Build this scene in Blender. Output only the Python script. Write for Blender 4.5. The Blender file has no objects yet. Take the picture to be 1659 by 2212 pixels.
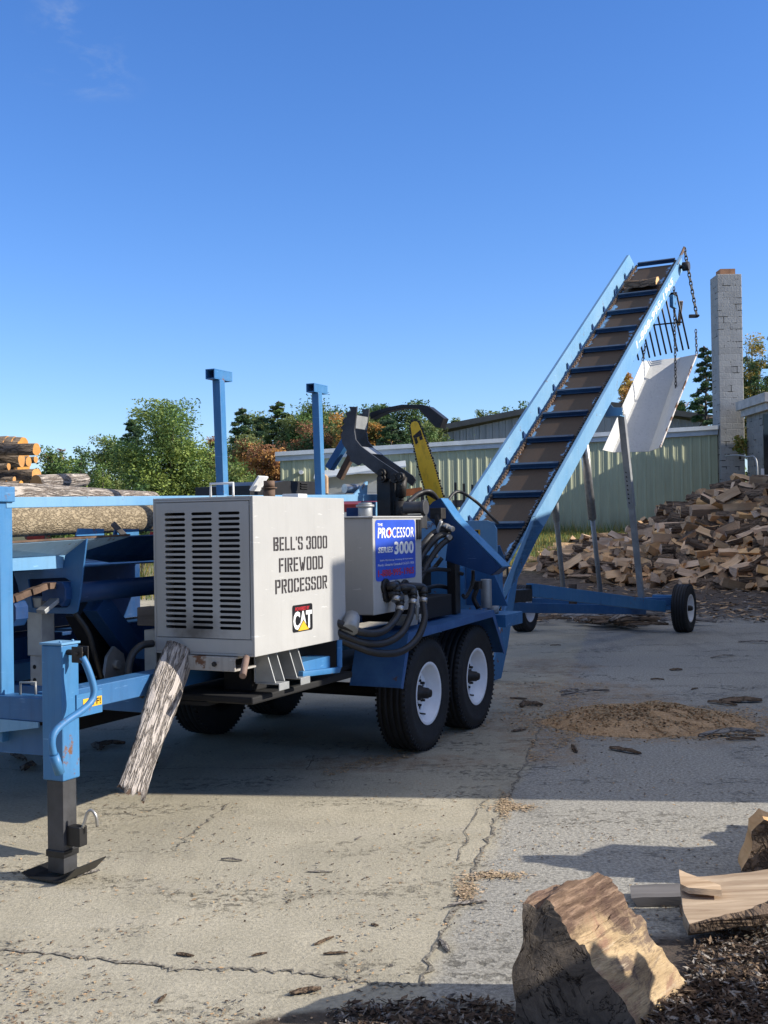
import bpy, math, random
import numpy as np
from mathutils import Vector, Matrix, Euler
from mathutils.geometry import tessellate_polygon
from math import sin, cos, tan, pi, radians, sqrt, atan2
random.seed(7)
SC = bpy.context.scene
COL = SC.collection
# ------------------------------------------------------------------ camera
FPX, CXP, CYP, CAMH = 2450., 829.5, 1106., 1.53          # focal length and centre in a 1659 x 2212 frame
PITCH, ROLL = radians(.63), radians(.9)
_U0 = Vector((0, -sin(PITCH), cos(PITCH))); _R0 = Vector((1, 0, 0))
CF = Vector((0, cos(PITCH), sin(PITCH)))
CR = _R0*cos(ROLL) - _U0*sin(ROLL); CU = _R0*sin(ROLL) + _U0*cos(ROLL)
CAMP = Vector((0, 0, CAMH))
cam = bpy.data.objects.new('camera', bpy.data.cameras.new('camera'))
COL.objects.link(cam)
cam.matrix_world = Matrix(((CR.x, CU.x, -CF.x, 0), (CR.y, CU.y, -CF.y, 0), (CR.z, CU.z, -CF.z, CAMH), (0, 0, 0, 1)))
cam.data.sensor_fit = 'VERTICAL'; cam.data.sensor_height = 24; cam.data.lens = 24*FPX/2212
cam.data.clip_start = .05; cam.data.clip_end = 2000
SC.camera = cam
# ------------------------------------------------------------------ sky, sun, exposure
SUN_EL, SUN_A = radians(27), radians(7)                  # to the right, slightly behind the camera
SUND = Vector((cos(SUN_EL)*cos(SUN_A), -cos(SUN_EL)*sin(SUN_A), sin(SUN_EL)))
W = bpy.data.worlds.new('World'); SC.world = W; W.use_nodes = True
wn, wl_ = W.node_tree.nodes, W.node_tree.links
bg = wn['Background']
sky = wn.new('ShaderNodeTexSky'); sky.sky_type = 'NISHITA'; sky.sun_disc = False
sky.sun_elevation = SUN_EL; sky.sun_rotation = radians(97)
sky.altitude = 100; sky.air_density = 1.0; sky.dust_density = .3; sky.ozone_density = 2.2
hs = wn.new('ShaderNodeHueSaturation'); hs.inputs['Saturation'].default_value = 1.22; hs.inputs['Value'].default_value = 1
wl_.new(sky.outputs[0], hs.inputs['Color'])
tint = wn.new('ShaderNodeMix'); tint.data_type = 'RGBA'; tint.blend_type = 'MULTIPLY'; tint.inputs[0].default_value = 1
tint.inputs[7].default_value = (1.08, 1.22, 1.66, 1); wl_.new(hs.outputs[0], tint.inputs[6])
# thin wisps low in the sky and a veil of unseen bright cloud, added overhead as fill light
tcw = wn.new('ShaderNodeTexCoord'); sxw = wn.new('ShaderNodeSeparateXYZ'); wl_.new(tcw.outputs['Generated'], sxw.inputs[0])
def wmr(sock, a, b, c, d):
    n = wn.new('ShaderNodeMapRange'); n.clamp = True; n.interpolation_type = 'SMOOTHSTEP'; wl_.new(sock, n.inputs[0])
    for i, v in enumerate((a, b, c, d)): n.inputs[i+1].default_value = v
    return n.outputs[0]
def wmath(op, a, b):
    n = wn.new('ShaderNodeMath'); n.operation = op; wl_.new(a, n.inputs[0])
    if isinstance(b, float): n.inputs[1].default_value = b
    else: wl_.new(b, n.inputs[1])
    return n.outputs[0]
def wnoise(scale, sc, rot, det=6, dist=.4):
    m = wn.new('ShaderNodeMapping'); wl_.new(tcw.outputs['Generated'], m.inputs[0]); m.inputs[3].default_value = sc; m.inputs[2].default_value = rot
    n = wn.new('ShaderNodeTexNoise'); wl_.new(m.outputs[0], n.inputs['Vector']); n.inputs['Scale'].default_value = scale; n.inputs['Detail'].default_value = det; n.inputs['Distortion'].default_value = dist; n.inputs['Roughness'].default_value = .6
    return n.outputs[0]
fill_veil = wmath('MULTIPLY', wmr(sxw.outputs[2], .5, .78, 0, 1), wmr(wnoise(2.5, (1, 1, 1), (0, 0, 0)), .3, .65, .45, 1))
def blob(cx, cz, rx, rz):
    d = wn.new('ShaderNodeVectorMath'); d.operation = 'SUBTRACT'; wl_.new(tcw.outputs['Generated'], d.inputs[0]); d.inputs[1].default_value = (cx, .9, cz)
    s = wn.new('ShaderNodeVectorMath'); s.operation = 'MULTIPLY'; wl_.new(d.outputs[0], s.inputs[0]); s.inputs[1].default_value = (1/rx, 0, 1/rz)
    l = wn.new('ShaderNodeVectorMath'); l.operation = 'LENGTH'; wl_.new(s.outputs[0], l.inputs[0]); return wmr(l.outputs['Value'], 0, 1, 1, 0)
wisp = wmath('MULTIPLY', wmath('MAXIMUM', blob(-.235, .40, .05, .035), blob(-.232, .368, .06, .03)), wmr(wnoise(14, (1, 1, 2.2), (0, .5, 0)), .45, .75, 0, .5))
low = wmath('MULTIPLY', wmr(sxw.outputs[2], .015, .05, 0, 1), wmath('MULTIPLY', wmr(sxw.outputs[2], .05, .10, 1, 0), wmr(wnoise(5, (1, 1, 9), (0, .1, 0)), .5, .72, 0, .35)))
cl1 = wn.new('ShaderNodeMix'); cl1.data_type = 'RGBA'; wl_.new(wmath('MAXIMUM', wisp, low), cl1.inputs[0]); wl_.new(tint.outputs[2], cl1.inputs[6]); cl1.inputs[7].default_value = (4.4, 5.0, 5.8, 1)
cl2 = wn.new('ShaderNodeMix'); cl2.data_type = 'RGBA'; wl_.new(fill_veil, cl2.inputs[0]); wl_.new(cl1.outputs[2], cl2.inputs[6]); cl2.inputs[7].default_value = (5.6, 5.6, 5.8, 1)
wl_.new(cl2.outputs[2], bg.inputs[0])
bg.inputs[1].default_value = .09
sl = bpy.data.lights.new('sun', 'SUN'); sl.energy = 4.9; sl.angle = radians(.5); sl.color = (1, .93, .82)
so = bpy.data.objects.new('sun', sl); COL.objects.link(so)
so.rotation_euler = SUND.to_track_quat('Z', 'Y').to_euler(); so.location = (20, -5, 20)
vs = SC.view_settings; vs.view_transform = 'Standard'; vs.look = 'None'; vs.exposure = 0.5; vs.gamma = 1
# ------------------------------------------------------------------ photograph geometry -> metres
def ray(x, y): return CF + CR*((x-CXP)/FPX) - CU*((y-CYP)/FPX)
def onplane(x, y, n, d):
    q = ray(x, y); return CAMP + q*((d - CAMP.dot(n))/q.dot(n))
def at(x, y, Y): return onplane(x, y, Vector((0, 1, 0)), Y)
def gnd(x, y, z=0): return onplane(x, y, Vector((0, 0, 1)), z)
class Frame:
    def __init__(s, ang, o):
        s.ang = ang; s.u = Vector((sin(ang), cos(ang), 0)); s.r = Vector((cos(ang), -sin(ang), 0)); s.o = Vector(o)
    def loc(s, P): P = P - s.o; return Vector((P.dot(s.r), P.dot(s.u), P.z))
    def wld(s, p): return s.o + s.r*p[0] + s.u*p[1] + Vector((0, 0, p[2]))
    def X(s, x, y, v): return s.loc(onplane(x, y, s.r, v + s.o.dot(s.r)))
    def Y(s, x, y, v): return s.loc(onplane(x, y, s.u, v + s.o.dot(s.u)))
    def Z(s, x, y, v): return s.loc(gnd(x, y, v))
_a = radians(26)
T = Frame(_a, Vector((sin(_a), cos(_a), 0))*7.5 - Vector((cos(_a), -sin(_a), 0))*4.05)   # trailer
CV = Frame(radians(29), (1.25, 12.07, 0))                                                # conveyor
# ------------------------------------------------------------------ materials
class NT:
    def __init__(s, name):
        s.m = bpy.data.materials.new(name); s.m.use_nodes = True
        s.t = s.m.node_tree; s.n = s.t.nodes; s.l = s.t.links; s.b = s.n['Principled BSDF']
        s.tc = s.n.new('ShaderNodeTexCoord'); s.co = s.tc.outputs['Object']
    def set(s, inp, v):
        if hasattr(v, 'is_linked') or isinstance(v, bpy.types.NodeSocket): s.l.new(v, inp)
        else: inp.default_value = v
    def map(s, sc=(1, 1, 1), rot=(0, 0, 0), loc=(0, 0, 0), co=None):
        n = s.n.new('ShaderNodeMapping'); s.l.new(co or s.co, n.inputs[0])
        n.inputs[1].default_value = loc; n.inputs[2].default_value = rot; n.inputs[3].default_value = sc
        return n.outputs[0]
    def noise(s, scale, detail=4, rough=.55, co=None, dist=0):
        n = s.n.new('ShaderNodeTexNoise'); s.l.new(co or s.co, n.inputs['Vector'])
        n.inputs['Scale'].default_value = scale; n.inputs['Detail'].default_value = detail
        n.inputs['Roughness'].default_value = rough; n.inputs['Distortion'].default_value = dist
        return n.outputs[0]
    def vor(s, scale, feat='F1', co=None, out='Distance', rnd=1):
        n = s.n.new('ShaderNodeTexVoronoi'); n.feature = feat; s.l.new(co or s.co, n.inputs['Vector'])
        n.inputs['Scale'].default_value = scale; n.inputs['Randomness'].default_value = rnd
        return n.outputs[out]
    def ramp(s, f, lo, hi, a=0., b=1.):
        n = s.n.new('ShaderNodeMapRange'); n.clamp = True; s.l.new(f, n.inputs[0])
        n.inputs[1].default_value = lo; n.inputs[2].default_value = hi; n.inputs[3].default_value = a; n.inputs[4].default_value = b
        return n.outputs[0]
    def mix(s, f, a, b, mode='MIX'):
        n = s.n.new('ShaderNodeMix'); n.data_type = 'RGBA'; n.blend_type = mode
        s.set(n.inputs[0], f)
        for i, v in ((6, a), (7, b)):
            if isinstance(v, (tuple, list)): v = (*v[:3], 1)
            s.set(n.inputs[i], v)
        return n.outputs[2]
    def math(s, op, a, b=0.):
        n = s.n.new('ShaderNodeMath'); n.operation = op; s.set(n.inputs[0], a); s.set(n.inputs[1], b); return n.outputs[0]
    def sep(s, co=None):
        n = s.n.new('ShaderNodeSeparateXYZ'); s.l.new(co or s.co, n.inputs[0]); return n.outputs
    def bump(s, h, st=.3, d=.01):
        n = s.n.new('ShaderNodeBump'); s.l.new(h, n.inputs['Height']); n.inputs['Strength'].default_value = st
        n.inputs['Distance'].default_value = d; s.l.new(n.outputs[0], s.b.inputs['Normal'])
    def col(s, c):
        if isinstance(c, (tuple, list)): c = (*c[:3], 1)
        s.set(s.b.inputs['Base Color'], c)
    def fin(s, rough=.5, metal=0., spec=None):
        s.set(s.b.inputs['Roughness'], rough); s.set(s.b.inputs['Metallic'], metal)
        if spec is not None: s.b.inputs['Specular IOR Level'].default_value = spec
        return s.m

def plain(name, c, rough=.6, metal=0., var=.25, scale=6., bump=0., bscale=40.):
    k = NT(name); nz = k.noise(scale, 6, .6)
    d = tuple(x*(1-var) for x in c); l = tuple(min(1, x*(1+var)) for x in c)
    k.col(k.mix(k.ramp(nz, .3, .7), d, l))
    if bump: k.bump(k.noise(bscale, 4), bump, .01)
    return k.fin(rough, metal)
RUST = (.1, .055, .032)
def paint(name, c, fade, rust=.62, rough=.42, dirt=.35, faded=.5):
    """old enamel: sun-faded patches, vertical grime, chips showing rust"""
    k = NT(name)
    n1 = k.noise(1.7, 5, .6); n2 = k.noise(7, 8, .72)
    base = k.mix(k.ramp(n1, .5-faded*.3, .72, 0, .8), c, fade)
    st = k.noise(5, 5, .6, co=k.map((6, 6, .5)))
    base = k.mix(k.ramp(st, .5, .8, 0, dirt), base, tuple(x*.35+.015 for x in c))
    scr = k.noise(30, 3, .6, co=k.map((.25, .25, 1.6), (0, .6, .3)))
    base = k.mix(k.ramp(scr, .66, .74, 0, .45), base, tuple(min(1, x*1.5+.1) for x in fade))
    rm = k.ramp(n2, rust, rust+.05)
    rc = k.mix(k.noise(40, 4), RUST, (.22, .1, .05))
    k.col(k.mix(rm, base, rc))
    k.bump(k.math('SUBTRACT', k.noise(60, 3), k.math('MULTIPLY', rm, 2.)), .12, .004)
    return k.fin(k.ramp(n2, .3, .7, rough-.1, rough+.25), 0., .4)
M = {}
M['blue'] = paint('weathered_blue_paint', (.035, .155, .35), (.075, .225, .4), .6)
M['blue_light'] = paint('faded_light_blue_paint', (.12, .285, .47), (.2, .36, .51), .63, .5, .2)
M['blue_deep'] = paint('deep_blue_paint', (.005, .036, .125), (.016, .07, .19), .68, .4, .3)
M['blue_mid'] = paint('mid_blue_paint', (.022, .1, .25), (.05, .16, .33), .66, .4, .3)
M['grey_paint'] = paint('off_white_machine_paint', (.38, .376, .36), (.43, .425, .405), .74, .5, .12, .3)
M['sheet'] = paint('white_chute_paint', (.6, .6, .57), (.66, .65, .62), .72, .6, .3)
M['black'] = plain('black_paint', (.012, .012, .013), .45, 0, .4, 12, .1)
M['black_worn'] = plain('worn_grey_steel', (.055, .056, .06), .5, .3, .5, 5, .15)
M['dark'] = plain('dark_interior', (.006, .006, .007), .8)  # near black; also stands in for shade inside hollow parts
M['rubber'] = plain('black_rubber', (.014, .0145, .016), .75, 0, .35, 14, .25, 90)
M['hose'] = plain('hydraulic_hose', (.014, .014, .015), .5, 0, .4, 20, .2, 120)
M['white_rim'] = plain('white_rim_paint', (.84, .85, .86), .35, 0, .08, 9)
M['steel'] = plain('bare_steel', (.45, .44, .42), .35, .8, .25, 20)
M['galv'] = plain('galvanised_steel', (.33, .34, .34), .5, .4, .2, 9)
M['rust'] = plain('rusty_steel', (.12, .075, .05), .85, .1, .5, 9, .3)
M['iron'] = plain('greasy_iron', (.03, .027, .025), .55, .4, .5, 20, .2)
M['stencil'] = plain('black_stencil_paint', (.018, .014, .016), .7, 0, .4, 30)
M['white'] = plain('white_paint', (.75, .75, .73), .5, 0, .08)
M['sign_blue'] = plain('blue_sign_vinyl', (.035, .09, .5), .35, 0, .12, 5)
M['sign_red'] = plain('red_vinyl', (.5, .03, .04), .4)
M['vinyl_black'] = plain('black_vinyl', (.012, .012, .014), .35)
M['yellow'] = plain('yellow_vinyl', (.75, .42, .03), .4, 0, .1)
def yellow_bar():
    k = NT('worn_yellow_bar'); n = k.noise(8, 7, .7); n2 = k.noise(24, 5, .7, co=k.map((1, 1, .4)))
    c = k.mix(k.ramp(k.noise(3), .3, .7), (.78, .46, .015), (.85, .54, .03))
    c = k.mix(k.ramp(n2, .5, .75, 0, .6), c, (.2, .12, .02)); k.col(k.mix(k.ramp(n, .66, .7), c, (.03, .025, .02))); return k.fin(.5)
M['bar'] = yellow_bar()
def pan():
    k = NT('rusted_belt_pan'); x, y, z = k.sep()
    n = k.noise(3.2, 7, .7); e = k.math('ABSOLUTE', x)
    msk = k.math('ADD', k.ramp(e, .1, .34, 0, .42), n)
    br = k.mix(k.noise(14, 6, .7, co=k.map((9, .6, .6))), (.014, .0075, .004), (.08, .042, .021))
    k.col(k.mix(k.ramp(msk, .78, .82), br, (.16, .36, .6))); k.bump(n, .2)
    return k.fin(.6)
M['pan'] = pan()
M['flight'] = paint('dark_navy_flight_paint', (.009, .032, .08), (.03, .09, .17), .66, .4, .3)
def bark(name, dark, light, sc=9., stretch=.22, st=.9, axis=1):
    k = NT(name); s = [1, 1, 1]; s[axis] = stretch
    co = k.map(tuple(s))
    d = k.n.new('ShaderNodeVectorMath'); d.operation = 'ADD'
    nz = k.n.new('ShaderNodeTexNoise'); k.l.new(co, nz.inputs['Vector']); nz.inputs['Scale'].default_value = sc*1.2; nz.inputs['Detail'].default_value = 5
    sc_ = k.n.new('ShaderNodeVectorMath'); sc_.operation = 'SCALE'; k.l.new(nz.outputs['Color'], sc_.inputs[0]); sc_.inputs['Scale'].default_value = .12
    k.l.new(co, d.inputs[0]); k.l.new(sc_.outputs[0], d.inputs[1])
    v = k.vor(sc, 'DISTANCE_TO_EDGE', co=d.outputs[0]); f = k.noise(sc*5, 6, .7, co=co)
    h = k.math('ADD', k.ramp(v, 0, .22), k.math('MULTIPLY', f, .5))
    c = k.mix(k.ramp(h, .15, .75), dark, light); c = k.mix(k.ramp(k.noise(2.2, 4), .45, .7, 0, .5), c, tuple(x*.55 for x in light))
    k.col(c); k.bump(h, st, .02); return k.fin(.9, 0, .2)
M['bark_grey'] = bark('grey_oak_bark', (.06, .05, .045), (.34, .31, .28), 14, .3)
M['bark_dark'] = bark('dark_brown_bark', (.04, .028, .02), (.22, .155, .105), 14, .3)
M['bark_tan'] = bark('mottled_maple_bark', (.08, .058, .035), (.37, .3, .2), 30, .55, .6)
M['bark_pale'] = bark('pale_shaggy_bark', (.13, .09, .07), (.5, .44, .38), 22, .2, 1.)
def woodmat(name, a, b, sc=16., stretch=.08, axis=1, grey=.3, s0=.7, v0=.62):
    k = NT(name); s = [1, 1, 1]; s[axis] = stretch; co = k.map(tuple(s))
    ob = k.n.new('ShaderNodeObjectInfo')
    g = k.noise(sc, 6, .65, co=co, dist=.6); c = k.mix(k.ramp(g, .3, .7), a, b)
    c = k.mix(k.ramp(k.noise(2.6, 4), .45, .72, 0, grey), c, (.12, .1, .085))
    hs = k.n.new('ShaderNodeHueSaturation'); k.l.new(c, hs.inputs['Color'])
    k.l.new(k.ramp(ob.outputs['Random'], 0, 1, v0, 1.25 if v0 < .8 else 1.05), hs.inputs['Value'])
    k.l.new(k.ramp(k.math('FRACT', k.math('MULTIPLY', ob.outputs['Random'], 7.3)), 0, 1, s0, 1.08), hs.inputs['Saturation'])
    k.col(hs.outputs[0]); k.bump(g, .5, .01); return k.fin(.85, 0, .2)
M['split'] = woodmat('split_firewood_face', (.56, .31, .125), (.86, .55, .28))
M['split_end'] = woodmat('sawn_end_grain', (.52, .32, .16), (.76, .49, .27), 30, 1.)
M['fresh'] = woodmat('fresh_split_wood', (.3, .18, .085), (.66, .48, .29), 26, .07, 0, .12)
M['old_wood'] = woodmat('grey_weathered_wood', (.15, .14, .135), (.3, .28, .27), 16, .08, 0)
M['cut_end'] = woodmat('orange_cut_log_end', (.5, .21, .045), (.62, .32, .09), 10, 1., 1, .15, .9, .85)
def louvremat():
    k = NT('sooty_louvre_paint'); x, y, z = k.sep(); n = k.noise(7, 5, .6)
    c = k.mix(k.ramp(k.noise(2, 5), .35, .7), (.36, .356, .34), (.41, .405, .385)); st = k.noise(5, 5, .6, co=k.map((5, 5, .4)))
    c = k.mix(k.ramp(st, .5, .8, 0, .2), c, (.2, .19, .17))
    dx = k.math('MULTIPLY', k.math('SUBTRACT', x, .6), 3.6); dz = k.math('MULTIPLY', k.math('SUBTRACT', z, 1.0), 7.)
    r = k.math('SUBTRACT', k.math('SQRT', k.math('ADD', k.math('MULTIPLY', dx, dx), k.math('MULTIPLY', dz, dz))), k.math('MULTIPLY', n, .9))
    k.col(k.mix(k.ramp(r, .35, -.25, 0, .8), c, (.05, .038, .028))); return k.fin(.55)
M['louvre'] = louvremat()
def chunkmat():
    k = NT('debarked_chunk_side'); r0 = k.map((1, 1, 1), (0, 0, radians(38)))
    g = k.noise(9, 7, .7, co=k.map((1.6, .16, 1.6), co=r0), dist=.5); f = k.noise(38, 5, .75, co=k.map((1.5, .12, 1.5), co=r0)); p = k.noise(4.5, 7, .72, co=k.map((1, .5, 1), co=r0), dist=.8)
    c = k.mix(k.ramp(g, .3, .7), (.34, .235, .13), (.66, .5, .3))
    c = k.mix(k.ramp(p, .52, .6, 0, .9), c, (.15, .11, .09)); c = k.mix(k.ramp(p, .38, .46, .8, 0), c, (.3, .17, .12)); c = k.mix(k.ramp(f, .56, .7, 0, .6), c, (.6, .5, .36)); c = k.mix(k.ramp(f, .3, .42, .7, 0), c, (.1, .07, .05))
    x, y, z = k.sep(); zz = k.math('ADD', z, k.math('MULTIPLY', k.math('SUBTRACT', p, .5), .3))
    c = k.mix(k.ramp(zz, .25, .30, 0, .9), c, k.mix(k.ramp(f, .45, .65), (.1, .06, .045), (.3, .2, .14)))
    k.col(c); k.bump(k.math('ADD', g, k.math('MULTIPLY', f, .8)), .9, .02); return k.fin(.85, 0, .2)
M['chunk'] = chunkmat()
def chunkend():
    k = NT('dirty_chunk_end'); g = k.noise(6, 8, .72, dist=.8); f = k.noise(50, 4, .7)
    cr = k.math('MULTIPLY', k.ramp(k.noise(5, 6, .75, dist=2.5), .36, .40), k.ramp(k.math('ABSOLUTE', k.math('SUBTRACT', k.noise(3.2, 5, .7, dist=1.5), .5)), .0, .012, .15, 1))
    c = k.mix(k.ramp(g, .35, .68), (.065, .054, .045), (.22, .18, .14)); c = k.mix(k.ramp(f, .5, .8, 0, .35), c, (.24, .2, .16))
    k.col(k.mix(cr, (.02, .015, .012), c)); k.bump(k.math('ADD', k.math('ADD', g, cr), k.math('MULTIPLY', f, .3)), .6, .02); return k.fin(.9, 0, .15)
M['chunk_end'] = chunkend()

# ------------------------------------------------------------------ mesh builder
def V(*a): return Vector(a)
def smooth_path(pts, n=6):
    P = [Vector(p) for p in pts]; P = [P[0]*2-P[1]] + P + [P[-1]*2-P[-2]]; o = []
    for i in range(1, len(P)-2):
        a, b, c, d = P[i-1:i+3]
        for j in range(n):
            t = j/n; o.append(.5*((2*b) + (c-a)*t + (2*a-5*b+4*c-d)*t*t + (3*b-a-3*c+d)*t**3))
    return o + [P[-2]]
class MB:
    def __init__(s): s.v = []; s.f = []; s.m = []; s.sm = []
    def add(s, vs, fs, mi=0, sm=False):
        o = len(s.v); s.v += [tuple(p) for p in vs]
        for f in fs: s.f.append(tuple(i+o for i in f)); s.m.append(mi); s.sm.append(sm)
        return s
    def box(s, c, d, R=None, mi=0):
        c = Vector(c); h = [x/2 for x in d]; P = []
        for z in (-1, 1):
            for y in (-1, 1):
                for x in (-1, 1):
                    p = Vector((x*h[0], y*h[1], z*h[2])); P.append(c + (R @ p if R else p))
        return s.add(P, [(0, 2, 3, 1), (4, 5, 7, 6), (0, 1, 5, 4), (2, 6, 7, 3), (0, 4, 6, 2), (1, 3, 7, 5)], mi)
    def span(s, a, b, mi=0):
        return s.box([(a[i]+b[i])/2 for i in range(3)], [abs(b[i]-a[i]) for i in range(3)], None, mi)
    def bar(s, a, b, w, h, up=(0, 0, 1), mi=0):
        a, b = Vector(a), Vector(b); d = (b-a); L = d.length; d = d.normalized(); up = Vector(up)
        x = d.cross(up).normalized(); z = x.cross(d)
        R = Matrix((x, d, z)).transposed(); return s.box((a+b)/2, (w, L, h), R, mi)
    def tube(s, path, r, n=10, mi=0, caps=True, sm=True):
        P = [Vector(p) for p in path]; R = r if isinstance(r, (list, tuple)) else [r]*len(P)
        vs = []; prev = None
        for i, p in enumerate(P):
            d = (P[min(i+1, len(P)-1)] - P[max(i-1, 0)]).normalized()
            if prev is None:
                a = d.orthogonal().normalized()
            else:
                a = (prev - d*prev.dot(d)).normalized()
            prev = a; b = d.cross(a)
            for k in range(n):
                t = 2*pi*k/n; vs.append(p + (a*cos(t) + b*sin(t))*R[i])
        fs = []
        for i in range(len(P)-1):
            for k in range(n):
                fs.append((i*n+k, i*n+(k+1) % n, (i+1)*n+(k+1) % n, (i+1)*n+k))
        o = len(s.v); s.add(vs, fs, mi, sm)
        if caps:
            s.f.append(tuple(o+k for k in reversed(range(n)))); s.m.append(mi); s.sm.append(False)
            s.f.append(tuple(o+(len(P)-1)*n+k for k in range(n))); s.m.append(mi); s.sm.append(False)
        return s
    def cyl(s, a, b, r, n=16, mi=0): return s.tube([a, b], r, n, mi)
    def lathe(s, prof, o, ax, n=32, mi=0, sm=True, closed=False):
        ax = Vector(ax).normalized(); o = Vector(o); a = ax.orthogonal().normalized(); b = ax.cross(a); vs = []
        for r, h in prof:
            for k in range(n):
                t = 2*pi*k/n; vs.append(o + ax*h + (a*cos(t)+b*sin(t))*r)
        m = len(prof); fs = []
        for i in range(m if closed else m-1):
            j = (i+1) % m
            for k in range(n): fs.append((i*n+k, i*n+(k+1) % n, j*n+(k+1) % n, j*n+k))
        return s.add(vs, fs, mi, sm)
    def plate(s, outer, vec, holes=(), mi=0, mi_side=None):
        """planar outline (with holes) given thickness vec"""
        loops = [[Vector(p) for p in outer]] + [[Vector(p) for p in h] for h in holes]
        flat = [p for l in loops for p in l]; N = len(flat); vec = Vector(vec)
        tri = tessellate_polygon(loops)
        vs = flat + [p+vec for p in flat]
        fs = []
        for t in tri:
            a, b, c = (flat[i] for i in t); t = tuple(t)
            if (b-a).cross(c-a).dot(vec) > 0: t = t[::-1]
            fs.append(t); fs.append(tuple(i+N for i in reversed(t)))
        s.add(vs, fs, mi); o = len(s.v)-2*N; k = 0
        for l in loops:
            n = len(l)
            for i in range(n):
                a, b = k+i, k+(i+1) % n; s.f.append((o+a, o+b, o+b+N, o+a+N)); s.m.append(mi if mi_side is None else mi_side); s.sm.append(False)
            k += n
        return s
    def build(s, name, mats, parent=None, bev=0., fix=True):
        me = bpy.data.meshes.new(name); me.from_pydata(s.v, [], s.f); 
        if not isinstance(mats, (list, tuple)): mats = [mats]
        for m in mats: me.materials.append(m)
        me.polygons.foreach_set('material_index', s.m); me.polygons.foreach_set('use_smooth', s.sm)
        if fix:
            import bmesh
            b = bmesh.new(); b.from_mesh(me); bmesh.ops.recalc_face_normals(b, faces=b.faces); b.to_mesh(me); b.free()
        me.update(); o = bpy.data.objects.new(name, me); COL.objects.link(o)
        if parent: o.parent = parent
        if bev:
            md = o.modifiers.new('bevel', 'BEVEL'); md.width = bev; md.segments = 2; md.limit_method = 'ANGLE'; md.angle_limit = radians(40)
        return o
def tag(o, label, cat, group=None, kind=None):
    o['label'] = label; o['category'] = cat
    if group: o['group'] = group
    if kind: o['kind'] = kind
    return o
def struct(o): o['kind'] = 'structure'; return o
def empty(name, loc=(0, 0, 0), rz=0., parent=None):
    o = bpy.data.objects.new(name, None); COL.objects.link(o); o.location = loc; o.rotation_euler = (0, 0, rz); o.empty_display_size = .2
    if parent: o.parent = parent
    return o
def copy_tree(o, parent=None):
    c = o.copy(); COL.objects.link(c)
    if parent: c.parent = parent
    for ch in list(o.children): copy_tree(ch, c)
    return c
def text(name, body, mat, parent, p0, right, up, w, h, off=.0, shear=0.):
    """flat lettering filling a w x h rectangle whose lower left corner is p0"""
    cu = bpy.data.curves.new(name, 'FONT'); cu.body = body; cu.offset = off; cu.shear = shear; cu.resolution_u = 3; cu.size = 1
    t = bpy.data.objects.new(name, cu); COL.objects.link(t); bpy.context.view_layer.update()
    dg = bpy.context.evaluated_depsgraph_get(); me = bpy.data.meshes.new_from_object(t.evaluated_get(dg))
    bpy.data.objects.remove(t)
    c = np.array([v.co[:] for v in me.vertices]); lo, hi = c.min(0), c.max(0); right, up, p0 = Vector(right), Vector(up), Vector(p0)
    for v in me.vertices:
        a = (v.co.x-lo[0])/(hi[0]-lo[0])*w; b = (v.co.y-lo[1])/(hi[1]-lo[1])*h; v.co = p0 + right*a + up*b
    me.materials.clear(); me.materials.append(mat); me.name = name
    o = bpy.data.objects.new(name, me); COL.objects.link(o); o.parent = parent; return o
# stencil alphabet (polygons in a 1 x 1.9 cell)
_H = 1.9; _h = .26
def _hl(x0=0.): return [(.45, 0), (.16+x0, 0), (x0, .18), (x0, _H-.18), (.16+x0, _H), (.45, _H), (.45, _H-_h), (.36, _H-_h), (.3, _H-_h-.08), (.3, _h+.08), (.36, _h), (.45, _h)]
def _mx(p): return [(1-x, y) for x, y in p]
def _my(p): return [(x, _H-y) for x, y in p]
_bar = [(0, 0), (.3, 0), (.3, _H), (0, _H)]
def _bowl(y0, y1): return [(.38, y0), (.85, y0), (1, y0+.15), (1, y1-.15), (.85, y1), (.38, y1), (.38, y1-_h), (.64, y1-_h), (.7, y1-_h-.06), (.7, y0+_h+.06), (.64, y0+_h), (.38, y0+_h)]
def _r(a, b, c, d): return [(a, b), (c, b), (c, d), (a, d)]
_hook = [(.55, _H), (.84, _H), (1, _H-.18), (1, _H-.62), (.7, _H-.62), (.7, _H-_h-.08), (.64, _H-_h), (.55, _H-_h)]
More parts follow.
